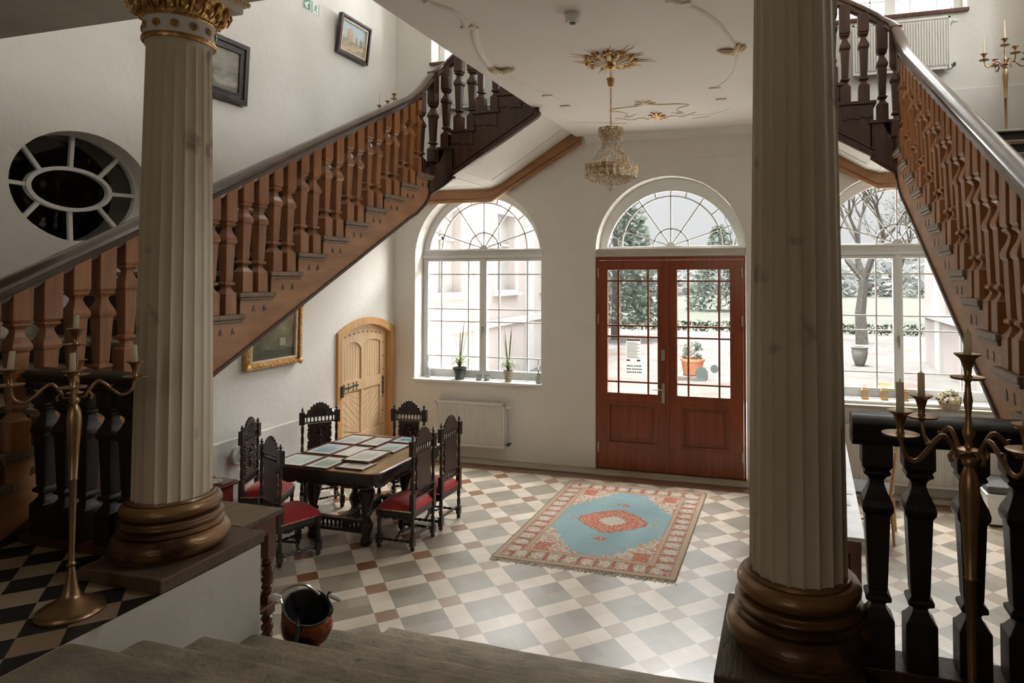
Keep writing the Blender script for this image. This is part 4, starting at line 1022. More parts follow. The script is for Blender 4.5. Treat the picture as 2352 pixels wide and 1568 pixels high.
# exit signs
o = MB().box(XL + .001, XL + .006, 6.36, 6.49, 5.645, 5.79).box(XL + .006, XL + .007, 6.375, 6.475, 5.66, 5.775, 1)
F = lambda a, b, c: (XL + .007 + c, a, b)
o.prism([(6.385, 5.70), (6.41, 5.67), (6.455, 5.67), (6.43, 5.70), (6.47, 5.74), (6.45, 5.76), (6.41, 5.72), (6.395, 5.745)], [], F, 0, .001, 0)
o.prism([(6.37, 5.655), (6.48, 5.655), (6.48, 5.78), (6.37, 5.78)], [[(6.385, 5.67), (6.465, 5.67), (6.465, 5.765), (6.385, 5.765)]], F, 0, .0012, 1)
tag(o.build('exit_sign', ['signw', 'green']), 'green and white direction arrow sign high on the left wall', 'sign')
o = MB().box(XL + .001, XL + .006, 6.51, 6.64, 5.645, 5.79)
o.box(XL + .006, XL + .007, 6.513, 6.522, 5.65, 5.785, 1).box(XL + .006, XL + .007, 6.628, 6.637, 5.65, 5.785, 1)
x_ = XL + .0065
o.sphere((x_, 6.585, 5.755), .010, 8, 6, (.2, 1, 1), 1).bar((x_, 6.58, 5.742), (x_, 6.57, 5.705), .016, .002, (1, 0, 0), 1).bar((x_, 6.57, 5.708), (x_, 6.592, 5.685), .009, .002, (1, 0, 0), 1).bar((x_, 6.592, 5.687), (x_, 6.585, 5.660), .008, .002, (1, 0, 0), 1).bar((x_, 6.568, 5.708), (x_, 6.552, 5.684), .009, .002, (1, 0, 0), 1).bar((x_, 6.552, 5.685), (x_, 6.535, 5.68), .008, .002, (1, 0, 0), 1).bar((x_, 6.58, 5.738), (x_, 6.600, 5.722), .007, .002, (1, 0, 0), 1).bar((x_, 6.578, 5.738), (x_, 6.556, 5.728), .007, .002, (1, 0, 0), 1)
tag(o.build('exit_sign', ['signw', 'green']), 'white sign with a green running figure right of the arrow sign', 'sign')
# wall vent
t = MB().lathe([(.098, 0), (.098, .014), (.090, .021), (.082, .021), (.078, .017), (.001, .017)], 32, (XL + .036, 5.456, .685), axis='x')
for i in range(-4, 5):
    h = math.sqrt(.08 ** 2 - (i * .017) ** 2)
    t.bar((XL + .0575, 5.456 - h * .75 + i * .006, .685 + i * .017 - .02), (XL + .0575, 5.456 + h * .75 + i * .006, .685 + i * .017 + .02), .005, .003, (1, 0, 0), 1)
tag(t.build('wall_vent', ['white', 'curb']), 'round white slatted vent in the left wall beside the chairs', 'vent')

# ================================================================== RUG
M['rug'] = col_attr('woven_wool_rug', .95)
RX0, RX1, RY0, RY1 = -2.523, -.872, 5.43, 7.70
def rug_col(x, y):
    W_, H_ = RX1 - RX0, RY1 - RY0
    px, py = x * W_, y * H_
    d = min(px, W_ - px, py, H_ - py)
    beige = (.38, .285, .20); cream = (.46, .40, .32); red = (.36, .115, .07); rust = (.27, .10, .06); blue = (.215, .315, .33); slate = (.30, .34, .33); pink = (.60, .26, .16)
    n1 = noisy((px * 28, py * 28, 1)); n2 = noisy((px * 60, py * 60, 7)); n3 = noisy((px * 4, py * 1.2, 3))
    side = 'x' if min(px, W_ - px) < min(py, H_ - py) else 'y'
    s = py if side == 'x' else px
    def bits(c0, k=1.0):
        if n1 > .22 * k: return red
        if n1 < -.30 * k: return slate
        if n2 > .30: return cream
        if n2 < -.38: return rust
        return c0
    if d < .012: c = (.16, .10, .06)
    elif d < .055: c = beige
    elif d < .062: c = rust
    elif d < .215:
        q = (s / .155) % 1.0; v = (d - .139) / .077
        if abs(q - .5) > .40: c = rust if abs(abs(q - .5) - .45) < .035 else bits(red, .6)
        else:
            rr = ((q - .5) / .36) ** 2 + (v / .85) ** 2
            if rr < .85: c = (.42, .40, .36) if (n2 > .05 and n1 < .2) else ((.52, .44, .36) if n2 > -.3 else rust)
            else: c = bits(beige)
    elif d < .223: c = rust
    elif d < .262: c = beige
    elif d < .269: c = red
    else:
        ux = abs(px - W_ / 2) / (W_ / 2 - .269); uy = abs(py - H_ / 2) / (H_ / 2 - .269)
        # corner pieces with lobed edge
        edge = 1.25 + .04 * math.cos((ux - uy) * 22)
        e2 = ux * .92 + uy * 1.0
        corner = (e2 > edge) or (ux > .93 and uy > .30) and (uy + (ux - .93) * 3 > .55) or (uy > .95 and ux > .22)
        cx_, cy_ = abs(px - W_ / 2) / .355, abs(py - H_ / 2) / .315
        m = (cx_ ** 1.25 + cy_ ** 1.35); m += .05 * math.cos(math.atan2(py - H_ / 2, px - W_ / 2) * 16)
        if corner:
            if ux > .70 and uy > .80 and ux < .97: c = bits(red, 1.6) if n2 < .35 else pink
            else: c = bits(cream, 1.15) if n1 < .5 else pink
        elif m < .33: c = (.50, .42, .34) if n2 > -.1 else (.40, .36, .32)
        elif m < .38: c = rust
        elif m < 1.0: c = red if n2 < .18 else (pink if n1 < .1 else (.58, .42, .30))
        elif m < 1.05: c = rust
        elif abs(px - W_ / 2) < .075 and abs(abs(py - H_ / 2) - .47) < .05 - .5 * abs(px - W_ / 2): c = bits(red, .8)
        elif abs(py - H_ / 2) < .02 and abs(abs(px - W_ / 2) - .42) < .05: c = bits(beige)
        else: c = tuple(q * (1 + .16 * n3 + .05 * noisy((px * 2, py * 30, 9))) for q in blue)
    k = 1 + .12 * n2 + .06 * n3
    return tuple(max(0, q * k) for q in c)
rug = thing('rug', ((RX0 + RX1) / 2, (RY0 + RY1) / 2, 0), 'fringed oriental rug with blue field and red medallion before the entrance door', 'rug')
picture(lambda u, v: (RX0 + u * (RX1 - RX0), RY0 + v * (RY1 - RY0), .012 + .0015 * noisy((u * 6, v * 8, 0))), 250, 340, rug_col, 'rug_pile', 'rug', rug)
W(MB().box(RX0, RX1, RY0, RY1, .001, .0105), 'rug_backing', 'wicker', rug)
random.seed(11)
for yy, sg in ((RY0, -1), (RY1, 1)):
    t = MB()
    for i in range(150):
        x = RX0 + (RX1 - RX0) * (i + .5) / 150; a = random.uniform(-.5, .5); l = random.uniform(.03, .055)
        t.bar((x, yy, .008), (x + a * .012, yy + sg * l * .5, .006), .006, .005, mi=0); t.bar((x + a * .012, yy + sg * l * .5, .006), (x + a * .03, yy + sg * l, .003), .004, .004, mi=1 if random.random() < .18 else 0)
    W(t, 'fringe', ['wicker', 'black'], rug)['kind'] = 'stuff'

# ================================================================== CHANDELIER AND CEILING STUCCO
CX_, CY_, ZC = -1.40, 5.36, 4.34
ch = thing('chandelier', (CX_, CY_, ZC), 'gold and crystal basket chandelier hanging from the gilded ceiling rose', 'chandelier')
t = MB(); z = 4.325
while z > 3.76:
    i = int(round((4.325 - z) / .028)); st = len(t.v)
    t.tube([(CX_ + (.007 * math.cos(a) if i % 2 else 0), CY_ + (0 if i % 2 else .007 * math.cos(a)), z + .018 * math.sin(a)) for a in [2 * math.pi * q / 10 for q in range(11)]], .0028, 5, cap=False); z -= .028
W(t, 'chain', 'gold', ch)
W(MB().lathe([(.004, 4.10), (.018, 4.105), (.026, 4.125), (.034, 4.165), (.038, 4.17), (.036, 4.175), (.006, 4.176)], 16, (CX_, CY_, 0)), 'canopy_cup', 'gold', ch, smooth=45)
t = MB()
for r, z0, h in ((.205, 3.418, .016), (.218, 3.386, .022), (.206, 3.345, .010), (.130, 3.325, .010)):
    t.prism([(r * math.cos(2 * math.pi * i / 40), r * math.sin(2 * math.pi * i / 40)) for i in range(40)], [[((r - .006) * math.cos(2 * math.pi * i / 40), (r - .006) * math.sin(2 * math.pi * i / 40)) for i in range(40)]], lambda a, b, c: (CX_ + a, CY_ + b, c), z0, z0 + h)
t2 = MB()
for r, z0, h in ((.100, 3.705, .026), (.098, 3.66, .012)):
    t2.prism([(r * math.cos(2 * math.pi * i / 40), r * math.sin(2 * math.pi * i / 40)) for i in range(40)], [[((r - .006) * math.cos(2 * math.pi * i / 40), (r - .006) * math.sin(2 * math.pi * i / 40)) for i in range(40)]], lambda a, b, c: (CX_ + a, CY_ + b, c), z0, z0 + h)
for k in range(8):
    a = 2 * math.pi * k / 8; ca, sa = math.cos(a), math.sin(a)
    t2.tube([(CX_ + r * ca, CY_ + r * sa, z) for r, z in ((.005, 3.74), (.06, 3.735), (.098, 3.715))], .003, 5)
    t2.tube([(CX_ + .097 * ca, CY_ + .097 * sa, 3.66), (CX_ + .098 * ca, CY_ + .098 * sa, 3.71)], .003, 5)
    t.tube([(CX_ + r * ca, CY_ + r * sa, z) for r, z in ((.08, 3.47), (.15, 3.46), (.20, 3.43), (.222, 3.44), (.228, 3.455))], .004, 5)
    for q in range(5): t.sphere((CX_ + .22 * math.cos(a + (q - 2) * .05), CY_ + .22 * math.sin(a + (q - 2) * .05), 3.405 + .012 * (2 - abs(q - 2))), .010, 6, 4)
    for q in range(5): t2.sphere((CX_ + .102 * math.cos(a + (q - 2) * .09), CY_ + .102 * math.sin(a + (q - 2) * .09), 3.732 + .008 * (2 - abs(q - 2))), .008, 6, 4)
W(t, 'basket_frame', 'gold', ch); W(t2, 'top_ring', 'gold', ch)
def bead(t, x, y, z, r, mi=0):
    return t.add([(x + r, y, z), (x, y + r, z), (x - r, y, z), (x, y - r, z), (x, y, z + r * 1.15), (x, y, z - r * 1.15)], [(0, 1, 4), (1, 2, 4), (2, 3, 4), (3, 0, 4), (1, 0, 5), (2, 1, 5), (3, 2, 5), (0, 3, 5)], mi)
random.seed(5)
t = MB()
for k in range(36):      # long strands flaring from the top ring to the basket
    a = 2 * math.pi * k / 36
    for i in range(22):
        u = i / 21; r = .092 - .020 * math.sin(math.pi * min(1, u * 1.5)) * (1 if u < .66 else 0) + .085 * max(0, u - .35) ** 1.5 / .52; z = 3.70 - .25 * u
        bead(t, CX_ + r * math.cos(a), CY_ + r * math.sin(a), z, .0062, 1 if random.random() < .35 else 0)
W(t, 'crystal_strands', ['crystal', 'crystalc'], ch)
t = MB()
for k in range(72):
    a = 2 * math.pi * k / 72
    for i in range(5): bead(t, CX_ + .103 * math.cos(a), CY_ + .103 * math.sin(a), 3.745 - .019 * i, .0068, 1 if random.random() < .3 else 0)
for k in range(130):     # outer skirt
    a = 2 * math.pi * k / 130; j = .004 * math.sin(k * 5.1)
    for i in range(7):
        u = i / 6; r = .226 - .012 * u + j; bead(t, CX_ + r * math.cos(a), CY_ + r * math.sin(a), 3.43 - .095 * u + j, .0075, 1 if random.random() < .25 else 0)
for k in range(60):      # bottom bowl
    a = 2 * math.pi * k / 60
    for i in range(11):
        u = i / 10; r = .205 * math.cos(u * 1.35); bead(t, CX_ + r * math.cos(a), CY_ + r * math.sin(a), 3.355 - .075 * math.sin(u * 1.4), .0078, 1 if random.random() < .35 else 0)
W(t, 'crystal_basket', ['crystal', 'crystalc'], ch)
t = MB()
for k in range(10):
    a = 2 * math.pi * k / 10; bead(t, CX_ + .032 * math.cos(a), CY_ + .032 * math.sin(a), 3.265, .012); bead(t, CX_ + .018 * math.cos(a + .3), CY_ + .018 * math.sin(a + .3), 3.245, .010)
t.sphere((CX_, CY_, 3.225), .016, 8, 6)
W(t, 'crystal_drops', 'crystalc', ch)

rose = thing('ceiling_rose', (CX_, CY_, ZC), 'gilded stucco ceiling rose of leaves and rays above the chandelier', 'ceiling rose')
t = MB()
for k in range(12):
    a = 2 * math.pi * k / 12 + .12; ca, sa = math.cos(a), math.sin(a)
    t.tube([(CX_ + r * ca, CY_ + r * sa, ZC - z) for r, z in ((.03, .020), (.09, .022), (.15, .012), (.195, .004))], [.010, .024, .022, .006], 8)
W(t, 'petals', 'goldl', rose, smooth=50)
t = MB(); random.seed(2)
for k in range(11):
    a = 2 * math.pi * k / 11 + .3
    for q in range(9):
        b = a + random.uniform(-.2, .2); r = random.uniform(.165, .225); t.sphere((CX_ + r * math.cos(b), CY_ + r * math.sin(b), ZC - .008 - random.random() * .012), random.uniform(.010, .018), 6, 4)
    for q in (-.05, .07):
        l = (.30 if k % 3 else .37) + .03 * math.sin(k * 2.3 + q * 30); t.tube([(CX_ + r * math.cos(a + q * (1 + r)), CY_ + r * math.sin(a + q * (1 + r)), ZC - z) for r, z in ((.16, .008), (.23, .010), (l, .004))], [.004, .0045, .002], 5)
t.lathe([(.03, -.09), (.045, -.07), (.03, -.05), (.05, -.03), (.07, 0)], 14, (CX_, CY_, ZC))
W(t, 'gilded_leaves', 'gold', rose, smooth=60)
MS = 1.0222
def onceil(p): return (p[0] * MS, p[1] * MS)
def smooth_path(pts, n=8):
    out = []
    for i in range(len(pts) - 1):
        p0 = pts[max(i - 1, 0)]; p1 = pts[i]; p2 = pts[i + 1]; p3 = pts[min(i + 2, len(pts) - 1)]
        for k in range(n):
            u = k / n; out.append(tuple(.5 * ((2 * b) + (-a + c) * u + (2 * a - 5 * b + 4 * c - d) * u * u + (-a + 3 * b - 3 * c + d) * u ** 3) for a, b, c, d in zip(p0, p1, p2, p3)))
    return out + [pts[-1]]
for i, (pts, r) in enumerate([([(-2.24, 3.78), (-2.14, 3.98), (-2.14, 4.13), (-2.19, 4.26)], .034), ([(-2.13, 4.28), (-2.22, 4.46), (-2.30, 4.68), (-2.37, 4.93), (-2.41, 5.22)], .034), ([(-2.36, 5.45), (-2.32, 5.8), (-2.25, 6.02), (-2.18, 6.29)], .010), ([(-2.42, 7.10), (-2.37, 7.21), (-2.19, 7.33), (-1.94, 7.38), (-1.69, 7.22), (-1.57, 7.11)], .013), ([(-1.17, 7.15), (-1.05, 7.27), (-.93, 7.34), (-.74, 7.33), (-.53, 7.14)], .013), ([(-.72, 4.22), (-.60, 4.34), (-.51, 4.52), (-.44, 4.75), (-.39, 5.05), (-.36, 5.24)], .034), ([(-.36, 5.45), (-.39, 5.7), (-.44, 5.94), (-.52, 6.16), (-.61, 6.31)], .013)]):
    pp = [(*onceil(q), ZC + r * .45) for q in smooth_path(pts)]
    struct(MB().tube(pp, r, 8).build('trim_%d' % (20 + i), 'ceil', smooth=60), 'raised stucco scroll line on the ceiling')
t = MB()
for q in ((-2.17, 4.27), (-.62, 4.30), (-2.24, 6.12), (-.62, 6.33), (-2.2, 6.55), (-.60, 6.75)): x, y = onceil(q); t.box(x - .06, x + .05, y - .03, y + .03, ZC - .016, ZC + .001)
struct(t.build('trim_30', 'ceil', bevel=.006), 'small stucco blocks on the ceiling')
def gilt_leaf(x, y, ang, label, sc=1.0):
    t0 = thing('gilt_scroll', (x, y, ZC), label, 'ceiling ornament')
    for s in (-1, 1):
        t = MB()
        for k in range(4):
            a = ang + s * (.5 + .38 * k); l = (.15 - .022 * k) * sc
            t.tube([(x + q * l * math.cos(a + s * .35 * q), y + q * l * math.sin(a + s * .35 * q), ZC - z) for q, z in ((0, .012), (.35, .026), (.7, .02), (1, .006))], [.010 * sc, .020 * sc, .016 * sc, .005], 7)
        W(t, 'leaf', 'goldl', t0, smooth=50)
    W(MB().sphere((x, y, ZC - .012), .024 * sc, 8, 6), 'bud', 'gold', t0, smooth=True)
gilt_leaf(-2.415, 5.36, R(-60), 'gilt leaf scroll on the ceiling nearest the left stairs')
gilt_leaf(-.37, 5.41, R(240), 'gilt leaf scroll on the ceiling beside the right column', 1.0)
t0 = thing('ceiling_ornament', (-1.41, 7.25, ZC), 'gilded line ornament on the ceiling towards the entrance wall', 'ceiling ornament')
cx, cy = -1.41, 7.25
for s in (-1, 1):
    t = MB()
    t.tube([(cx + s * a, cy + b, ZC - .004) for a, b in smooth_path([(.0, -.40), (.10, -.34), (.20, -.32), (.34, -.30), (.44, -.22), (.34, -.14), (.28, -.02), (.33, .08), (.24, .10)], 6)], .007, 6)
    t.tube([(cx + s * a, cy + b, ZC - .004) for a, b in smooth_path([(.46, .12), (.30, .26), (.18, .20), (.10, .30)], 6)], .006, 6)
    t.bar((cx + s * .40, cy + .40, ZC - .003), (cx + s * .60, cy + .36, ZC - .003), .022, .005)
    W(t, 'gilt_line', 'goldl', t0, smooth=50)
t = MB()
for k in range(9):
    a = 2 * math.pi * k / 9; t.tube([(cx + .03 + q * .10 * math.cos(a), cy + .14 + q * .20 * math.sin(a), ZC - .010) for q in (0, .5, 1)], [.006, .016, .004], 6)
W(t, 'gilt_flower', 'gold', t0, smooth=50)
t = MB()
for k in range(5):
    a = math.pi * k / 4; t.tube([(cx + q * .12 * math.cos(a), cy - .42 - q * .16 * math.sin(a), ZC - .008) for q in (0, .5, 1)], [.005, .013, .004], 6)
W(t, 'gilt_crest', 'goldl', t0, smooth=50)
o = MB().lathe([(.055, ZC), (.055, ZC - .03), (.048, ZC - .035), (.048, ZC - .055), (.040, ZC - .066), (.010, ZC - .068)], 24, (-1.41, 4.345, 0)).lathe([(.022, ZC - .066), (.022, ZC - .074), (.01, ZC - .078)], 12, (-1.41, 4.345, 0), mi=1)
tag(o.build('smoke_detector', ['white', 'iron'], smooth=40), 'round white smoke detector on the ceiling in front of the chandelier', 'smoke detector')

# ================================================================== RADIATORS
def radiator(x0, x1, z0, z1, label, valves):
    t0 = thing('radiator', ((x0 + x1) / 2, B - .08, z0), label, 'radiator')
    ya, yb = B - .125, B - .035
    t = MB().box(x0, x1, ya + .012, ya + .022, z0, z1).box(x0, x0 + .02, ya, yb, z0, z1).box(x1 - .02, x1, ya, yb, z0, z1)
    n = int((x1 - x0 - .04) / .028); wd = (x1 - x0 - .04) / n
    for i in range(n):
        xa_ = x0 + .02 + i * wd; t.add([(xa_ + .003, ya + .012, z0 + .03), (xa_ + .009, ya, z0 + .045), (xa_ + wd - .009, ya, z0 + .045), (xa_ + wd - .003, ya + .012, z0 + .03), (xa_ + .003, ya + .012, z1 - .03), (xa_ + .009, ya, z1 - .045), (xa_ + wd - .009, ya, z1 - .045), (xa_ + wd - .003, ya + .012, z1 - .03)], [(0, 1, 5, 4), (1, 2, 6, 5), (2, 3, 7, 6), (0, 3, 2, 1), (4, 5, 6, 7)])
    W(t, 'panel', 'radiator', t0)
    t = MB()
    for i in range(int((x1 - x0) / .02)): t.box(x0 + .004 + i * .02, x0 + .012 + i * .02, ya + .004, yb, z1 - .006, z1 + .004)
    t.box(x0, x1, ya, ya + .01, z1 - .02, z1 + .005).box(x0, x1, yb - .008, yb, z1 - .02, z1 + .005)
    W(t, 'top_grille', 'radiator', t0)
    W(MB().box(x0 + .1, x0 + .14, yb, B - .002, z0 + .1, z1 - .1).box(x1 - .14, x1 - .1, yb, B - .002, z0 + .1, z1 - .1), 'bracket', 'radiator', t0)
    if valves:
        W(MB().tube([(x1, ya + .04, z1 - .05), (x1 + .03, ya + .04, z1 - .05)], .009, 8).lathe([(.018, x1 + .03), (.020, x1 + .045), (.016, x1 + .08), (.010, x1 + .085)], 12, (0, ya + .04, z1 - .05), axis='x').tube([(x1 + .03, ya + .04, z1 - .05), (x1 + .03, B - .002, z1 - .06)], .008, 8), 'thermostat_valve', ['white'], t0, smooth=40)
        W(MB().tube([(x1, ya + .04, z0 + .05), (x1 + .045, ya + .04, z0 + .05), (x1 + .045, B - .002, z0 + .05)], .009, 8).lathe([(.014, -.02), (.014, .02)], 8, (x1 + .045, ya + .04, z0 + .05)), 'return_valve', 'iron', t0, smooth=40)
radiator(-4.64, -3.60, .20, .79, 'white ribbed radiator under the left window behind the table', True)
radiator(.45, 1.95, .145, .80, 'long white radiator under the right window beyond the balustrade', False)
radiator(.78, 1.80, 4.83, 5.42, 'white radiator on the upper landing wall at the right under the brown sill', True)
radiator(mir(1.80), mir(.78), 4.83, 5.42, 'white radiator glimpsed between the upper left stair balusters', False)

# ================================================================== CANDELABRA
def candelabrum(loc, ang, label, clab, cand, h=(.057,) * 5, lower=None):
    t0 = thing('candelabrum', loc, label, 'candelabrum', rz=ang)
    MB().lathe([(.116, 0), (.118, .008), (.112, .016), (.112, .024), (.095, .034), (.070, .042), (.062, .050), (.040, .062), (.032, .075), (.026, .10), (.018, .14), (.0125, .180), (.0115, .186)], 40).build('base', 'brass', parent=t0, smooth=50)
    MB().lathe([(.011, .184), (.017, .190), (.018, .197), (.012, .203), (.0105, .21), (.0115, .35), (.0135, .530), (.0165, .534), (.0165, .540), (.0145, .544), (.019, .66), (.0255, .750), (.026, .785), (.022, .815), (.013, .838), (.010, .842)], 20).build('stem', 'brass', parent=t0, smooth=50)
    MB().lathe([(.010, .841), (.017, .846), (.020, .856), (.017, .866), (.010, .872), (.012, .878), (.030, .884), (.030, .888), (.012, .893), (.009, .91), (.016, .925), (.0165, .935), (.009, .955), (.007, .98), (.012, 1.02), (.008, 1.05), (.007, 1.07), (.012, 1.078), (.042, 1.080), (.044, 1.086), (.041, 1.085), (.014, 1.084), (.009, 1.09), (.011, 1.11), (.020, 1.135), (.034, 1.147), (.034, 1.149), (.012, 1.146)], 20).build('upper_stem', 'brass', parent=t0, smooth=50)
    for k in range(4):
        a = k * math.pi / 2; ca, sa = math.cos(a), math.sin(a)
        pr = smooth_path([(.016, .868), (.035, .870), (.045, .892), (.072, .926), (.098, .915), (.126, .885), (.158, .862), (.190, .880), (.202, .930)], 4)
        t = MB().tube([(r * ca, r * sa, z) for r, z in pr], [.0055 + .002 * math.sin(math.pi * i / (len(pr) - 1)) for i in range(len(pr))], 8)
        t.tube([(.045 * ca, .045 * sa, .890), (.058 * ca, .058 * sa, .872), (.052 * ca, .052 * sa, .858)], [.005, .006, .007], 7).tube([(.115 * ca, .115 * sa, .893), (.118 * ca, .118 * sa, .905), (.128 * ca, .128 * sa, .908)], [.007, .006, .003], 6)
        arm = t.build('arm', 'brass', parent=t0, smooth=50)
        MB().lathe([(.007, .918), (.010, .929), (.045, .933), (.048, .938), (.045, .939), (.012, .938), (.009, .944), (.011, .965), (.018, .988), (.033, .998), (.033, 1.000), (.012, .997)], 20, (.202 * ca, .202 * sa, 0)).build('drip_pan', 'brass', parent=arm, smooth=50)
    tips = [(0, 0, 1.146)] + [(.202 * math.cos(k * math.pi / 2), .202 * math.sin(k * math.pi / 2), .997) for k in range(4)]
    for i, (lb, tilt) in enumerate(clab):
        if lb is None: continue
        x, y, z = tips[i]; X_ = loc[0] + x * math.cos(ang) - y * math.sin(ang); Y_ = loc[1] + x * math.sin(ang) + y * math.cos(ang)
        hh = h[i]; r = .0105 if hh < .1 else .0085
        t = MB().lathe([(r * .98, .0), (r, .002), (r * .95, hh - .003), (r * .72, hh)], 12).tube([(0, 0, hh - .001), (.001, 0, hh + .008)], .0012, 5, mi=1) if hh < .1 else MB().lathe([(.009, 0), (.009, .01), (.0065, hh * .6), (.004, hh - .01), (.0015, hh)], 10)
        o = t.build('candle', ['candle', 'black'], smooth=40); o.location = (X_, Y_, loc[2] + z + .001); o.rotation_euler = (0, tilt, 0)
        tag(o, lb, 'candle', cand)
candelabrum((-2.785, 1.995, P + .001), R(52), 'tall antique brass four-armed candelabrum on the checkered landing', [('ivory candle on the centre cup of the left foreground candelabrum', 0), (None, 0) if 0 else ('ivory candle on the right arm of the left foreground candelabrum', -.10), (None, 0), ('leaning ivory candle on the left arm of the left foreground candelabrum', .16), ('ivory candle on the front arm of the left foreground candelabrum', 0)], 'candles of the left candelabrum', h=(.057, .072, .07, .072, .070))
candelabrum((.481, 2.041, P + .001), R(204.5), 'tall brass candelabrum close to the camera before the right balustrade', [('ivory candle on the centre cup of the right foreground candelabrum', .02), ('ivory candle on the front left arm of the right foreground candelabrum', 0), ('ivory candle on the front right arm of the right foreground candelabrum', 0), ('ivory candle on the back right arm of the right foreground candelabrum', 0), ('ivory candle on the back left arm of the right foreground candelabrum', 0)], 'candles of the right candelabrum', h=(.062, .078, .078, .08, .07))
Z9 = 2.384 + .1557 * 9
candelabrum((2.18, 7.63, Z9 + .001), R(10), 'brass candelabrum with tall tapers on the upper right landing', [('tall white taper on the centre of the upper right candelabrum', 0), ('tall white taper on the right arm of the upper right candelabrum', 0), (None, 0), ('tall white taper on the left arm of the upper right candelabrum', 0), (None, 0)], 'tapers upper right', h=(.20, .19, .19, .19, .19))
candelabrum((-4.98, 7.63, Z9 + .001), R(10), 'brass candelabrum mostly hidden behind the upper left handrail', [('white taper highest above the left handrail', 0), (None, 0), (None, 0), ('white taper just showing left of the highest one', 0), (None, 0)], 'tapers upper left', h=(.20, .19, .19, .19, .19))

# ================================================================== NEAR THE STEPS
def twist(t, x, y, z0, z1, r, turns, mi=0):
    for ph in (0, math.pi):
        pts = []; N = int(turns * 12)
        for i in range(N + 1):
            a = ph + 2 * math.pi * turns * i / N; pts.append((x + r * .5 * math.cos(a), y + r * .5 * math.sin(a), z0 + (z1 - z0) * i / N))
        t.tube(pts, r * .62, 7, mi=mi)
    return t
tb = thing('side_table', (-2.95, 3.0, 0), 'tall wooden side table with barley-twist legs behind the left column plinth', 'table')
W(MB().box(-3.25, -2.725, 2.805, 3.10, 1.165, 1.199), 'tabletop', 'slabt', tb, bevel=.006)
t = MB()
for i in range(18): t.sphere((-2.723, 2.82 + .0162 * i, 1.183), .012, 6, 4, (.6, 1, 1))
for i in range(31): t.sphere((-3.24 + .017 * i, 3.102, 1.183), .012, 6, 4, (1, .6, 1))
W(t, 'carved_edge', 'slab', tb)
W(MB().box(-3.22, -2.75, 2.83, 3.08, 1.07, 1.165), 'apron', 'mahog', tb, bevel=.003)
W(MB().box(-3.24, -2.735, 2.815, 3.09, .675, .69), 'shelf', 'mahog', tb, bevel=.003)
for lx in (-3.19, -2.775):
    for ly in (2.855, 3.05):
        t = MB().box(lx - .03, lx + .03, ly - .03, ly + .03, .94, 1.08).lathe([(.022, .90), (.032, .915), (.022, .94)], 12, (lx, ly, 0)).box(lx - .028, lx + .028, ly - .028, ly + .028, .63, .735).lathe([(.03, 0), (.035, .03), (.02, .06)], 12, (lx, ly, 0))
        twist(t, lx, ly, .73, .90, .030, 2.2); twist(t, lx, ly, .06, .64, .030, 6)
        W(t, 'leg', 'mahog', tb, smooth=50)
# copper coal scuttle standing on the steps
sx_, sy_, sz_ = -2.395, 2.915, P - .1425 * 4
sc = thing('coal_scuttle', (sx_, sy_, sz_), 'dark copper coal scuttle with porcelain grips standing on the stone steps', 'coal scuttle')
t = MB(); prof = [(.075, .004), (.078, .012), (.068, .022), (.105, .05), (.128, .10), (.130, .14), (.120, .19), (.114, .205)]
N = 36; vs = []
def lip(a, i, n): return (.050 * math.cos(a - R(150)) if i >= n - 2 else (.02 * math.cos(a - R(150)) if i == n - 3 else 0))
full = prof + [(.108, .205), (.118, .14), (.110, .08), (.08, .03), (.001, .024)]
for i, (r, z) in enumerate(full):
    for k in range(N):
        a = 2 * math.pi * k / N
        dz = 0
        if i in (6, 7, 8): dz = .045 * math.cos(a - R(150)); rr = r * (1 + .14 * max(0, math.cos(a - R(150))))
        elif i == 5 or i == 9: dz = .012 * math.cos(a - R(150)); rr = r * (1 + .05 * max(0, math.cos(a - R(150))))
        else: rr = r
        vs.append((rr * math.cos(a), rr * math.sin(a) * .92, z + dz))
fs = [(i * N + k, i * N + (k + 1) % N, (i + 1) * N + (k + 1) % N, (i + 1) * N + k) for i in range(len(full) - 1) for k in range(N)] + [tuple(range(N))]
ms = [0 if i < 7 else 1 for i in range(len(full) - 1) for k in range(N)] + [0]
t.add(vs, fs); t.m = ms; t.build('bowl', ['copper', 'riser'], parent=sc, smooth=60)
t = MB(); t.tube([(.116 * (1 + .14 * max(0, math.cos(a - R(150)))) * math.cos(a), .107 * (1 + .14 * max(0, math.cos(a - R(150)))) * math.sin(a), .207 + .045 * math.cos(a - R(150))) for a in [2 * math.pi * k / 36 for k in range(37)]], .0055, 7); t.build('rim', 'iron', parent=sc, smooth=60)
t = MB().tube([(.03, -.106, .20), (.045, -.122, .16), (.035, -.125, .10), (.02, -.11, .05)], [.006, .012, .010, .006], 7)
for i in range(7): t.sphere((.04 - .002 * i, -.124 + .001 * i, .18 - .018 * i), .009, 6, 4)
t.build('handle_mount', 'iron', parent=sc, smooth=50)
t = MB().tube(smooth_path([(.115, .02, .17), (.138, .02, .21), (.10, .03, .26), (.118, .02, .295), (.15, .01, .285)]), .005, 7); g = t.build('front_handle', 'iron', parent=sc, smooth=50)
MB().tube([(.150, -.015, .300), (.165, .005, .285), (.178, .025, .262)], [.012, .016, .012], 10).build('porcelain_grip', 'porcelain', parent=g, smooth=50)
t = MB().tube(smooth_path([(-.12, -.05, .235), (-.145, -.03, .275), (-.11, .02, .30), (-.05, .05, .295), (.0, .09, .235)]), .008, 7); g = t.build('back_handle', 'steel', parent=sc, smooth=50)
MB().tube([(-.132, -.058, .262), (-.165, -.05, .262), (-.20, -.035, .255)], [.016, .022, .014], 12).build('porcelain_grip', 'porcelain', parent=g, smooth=50)
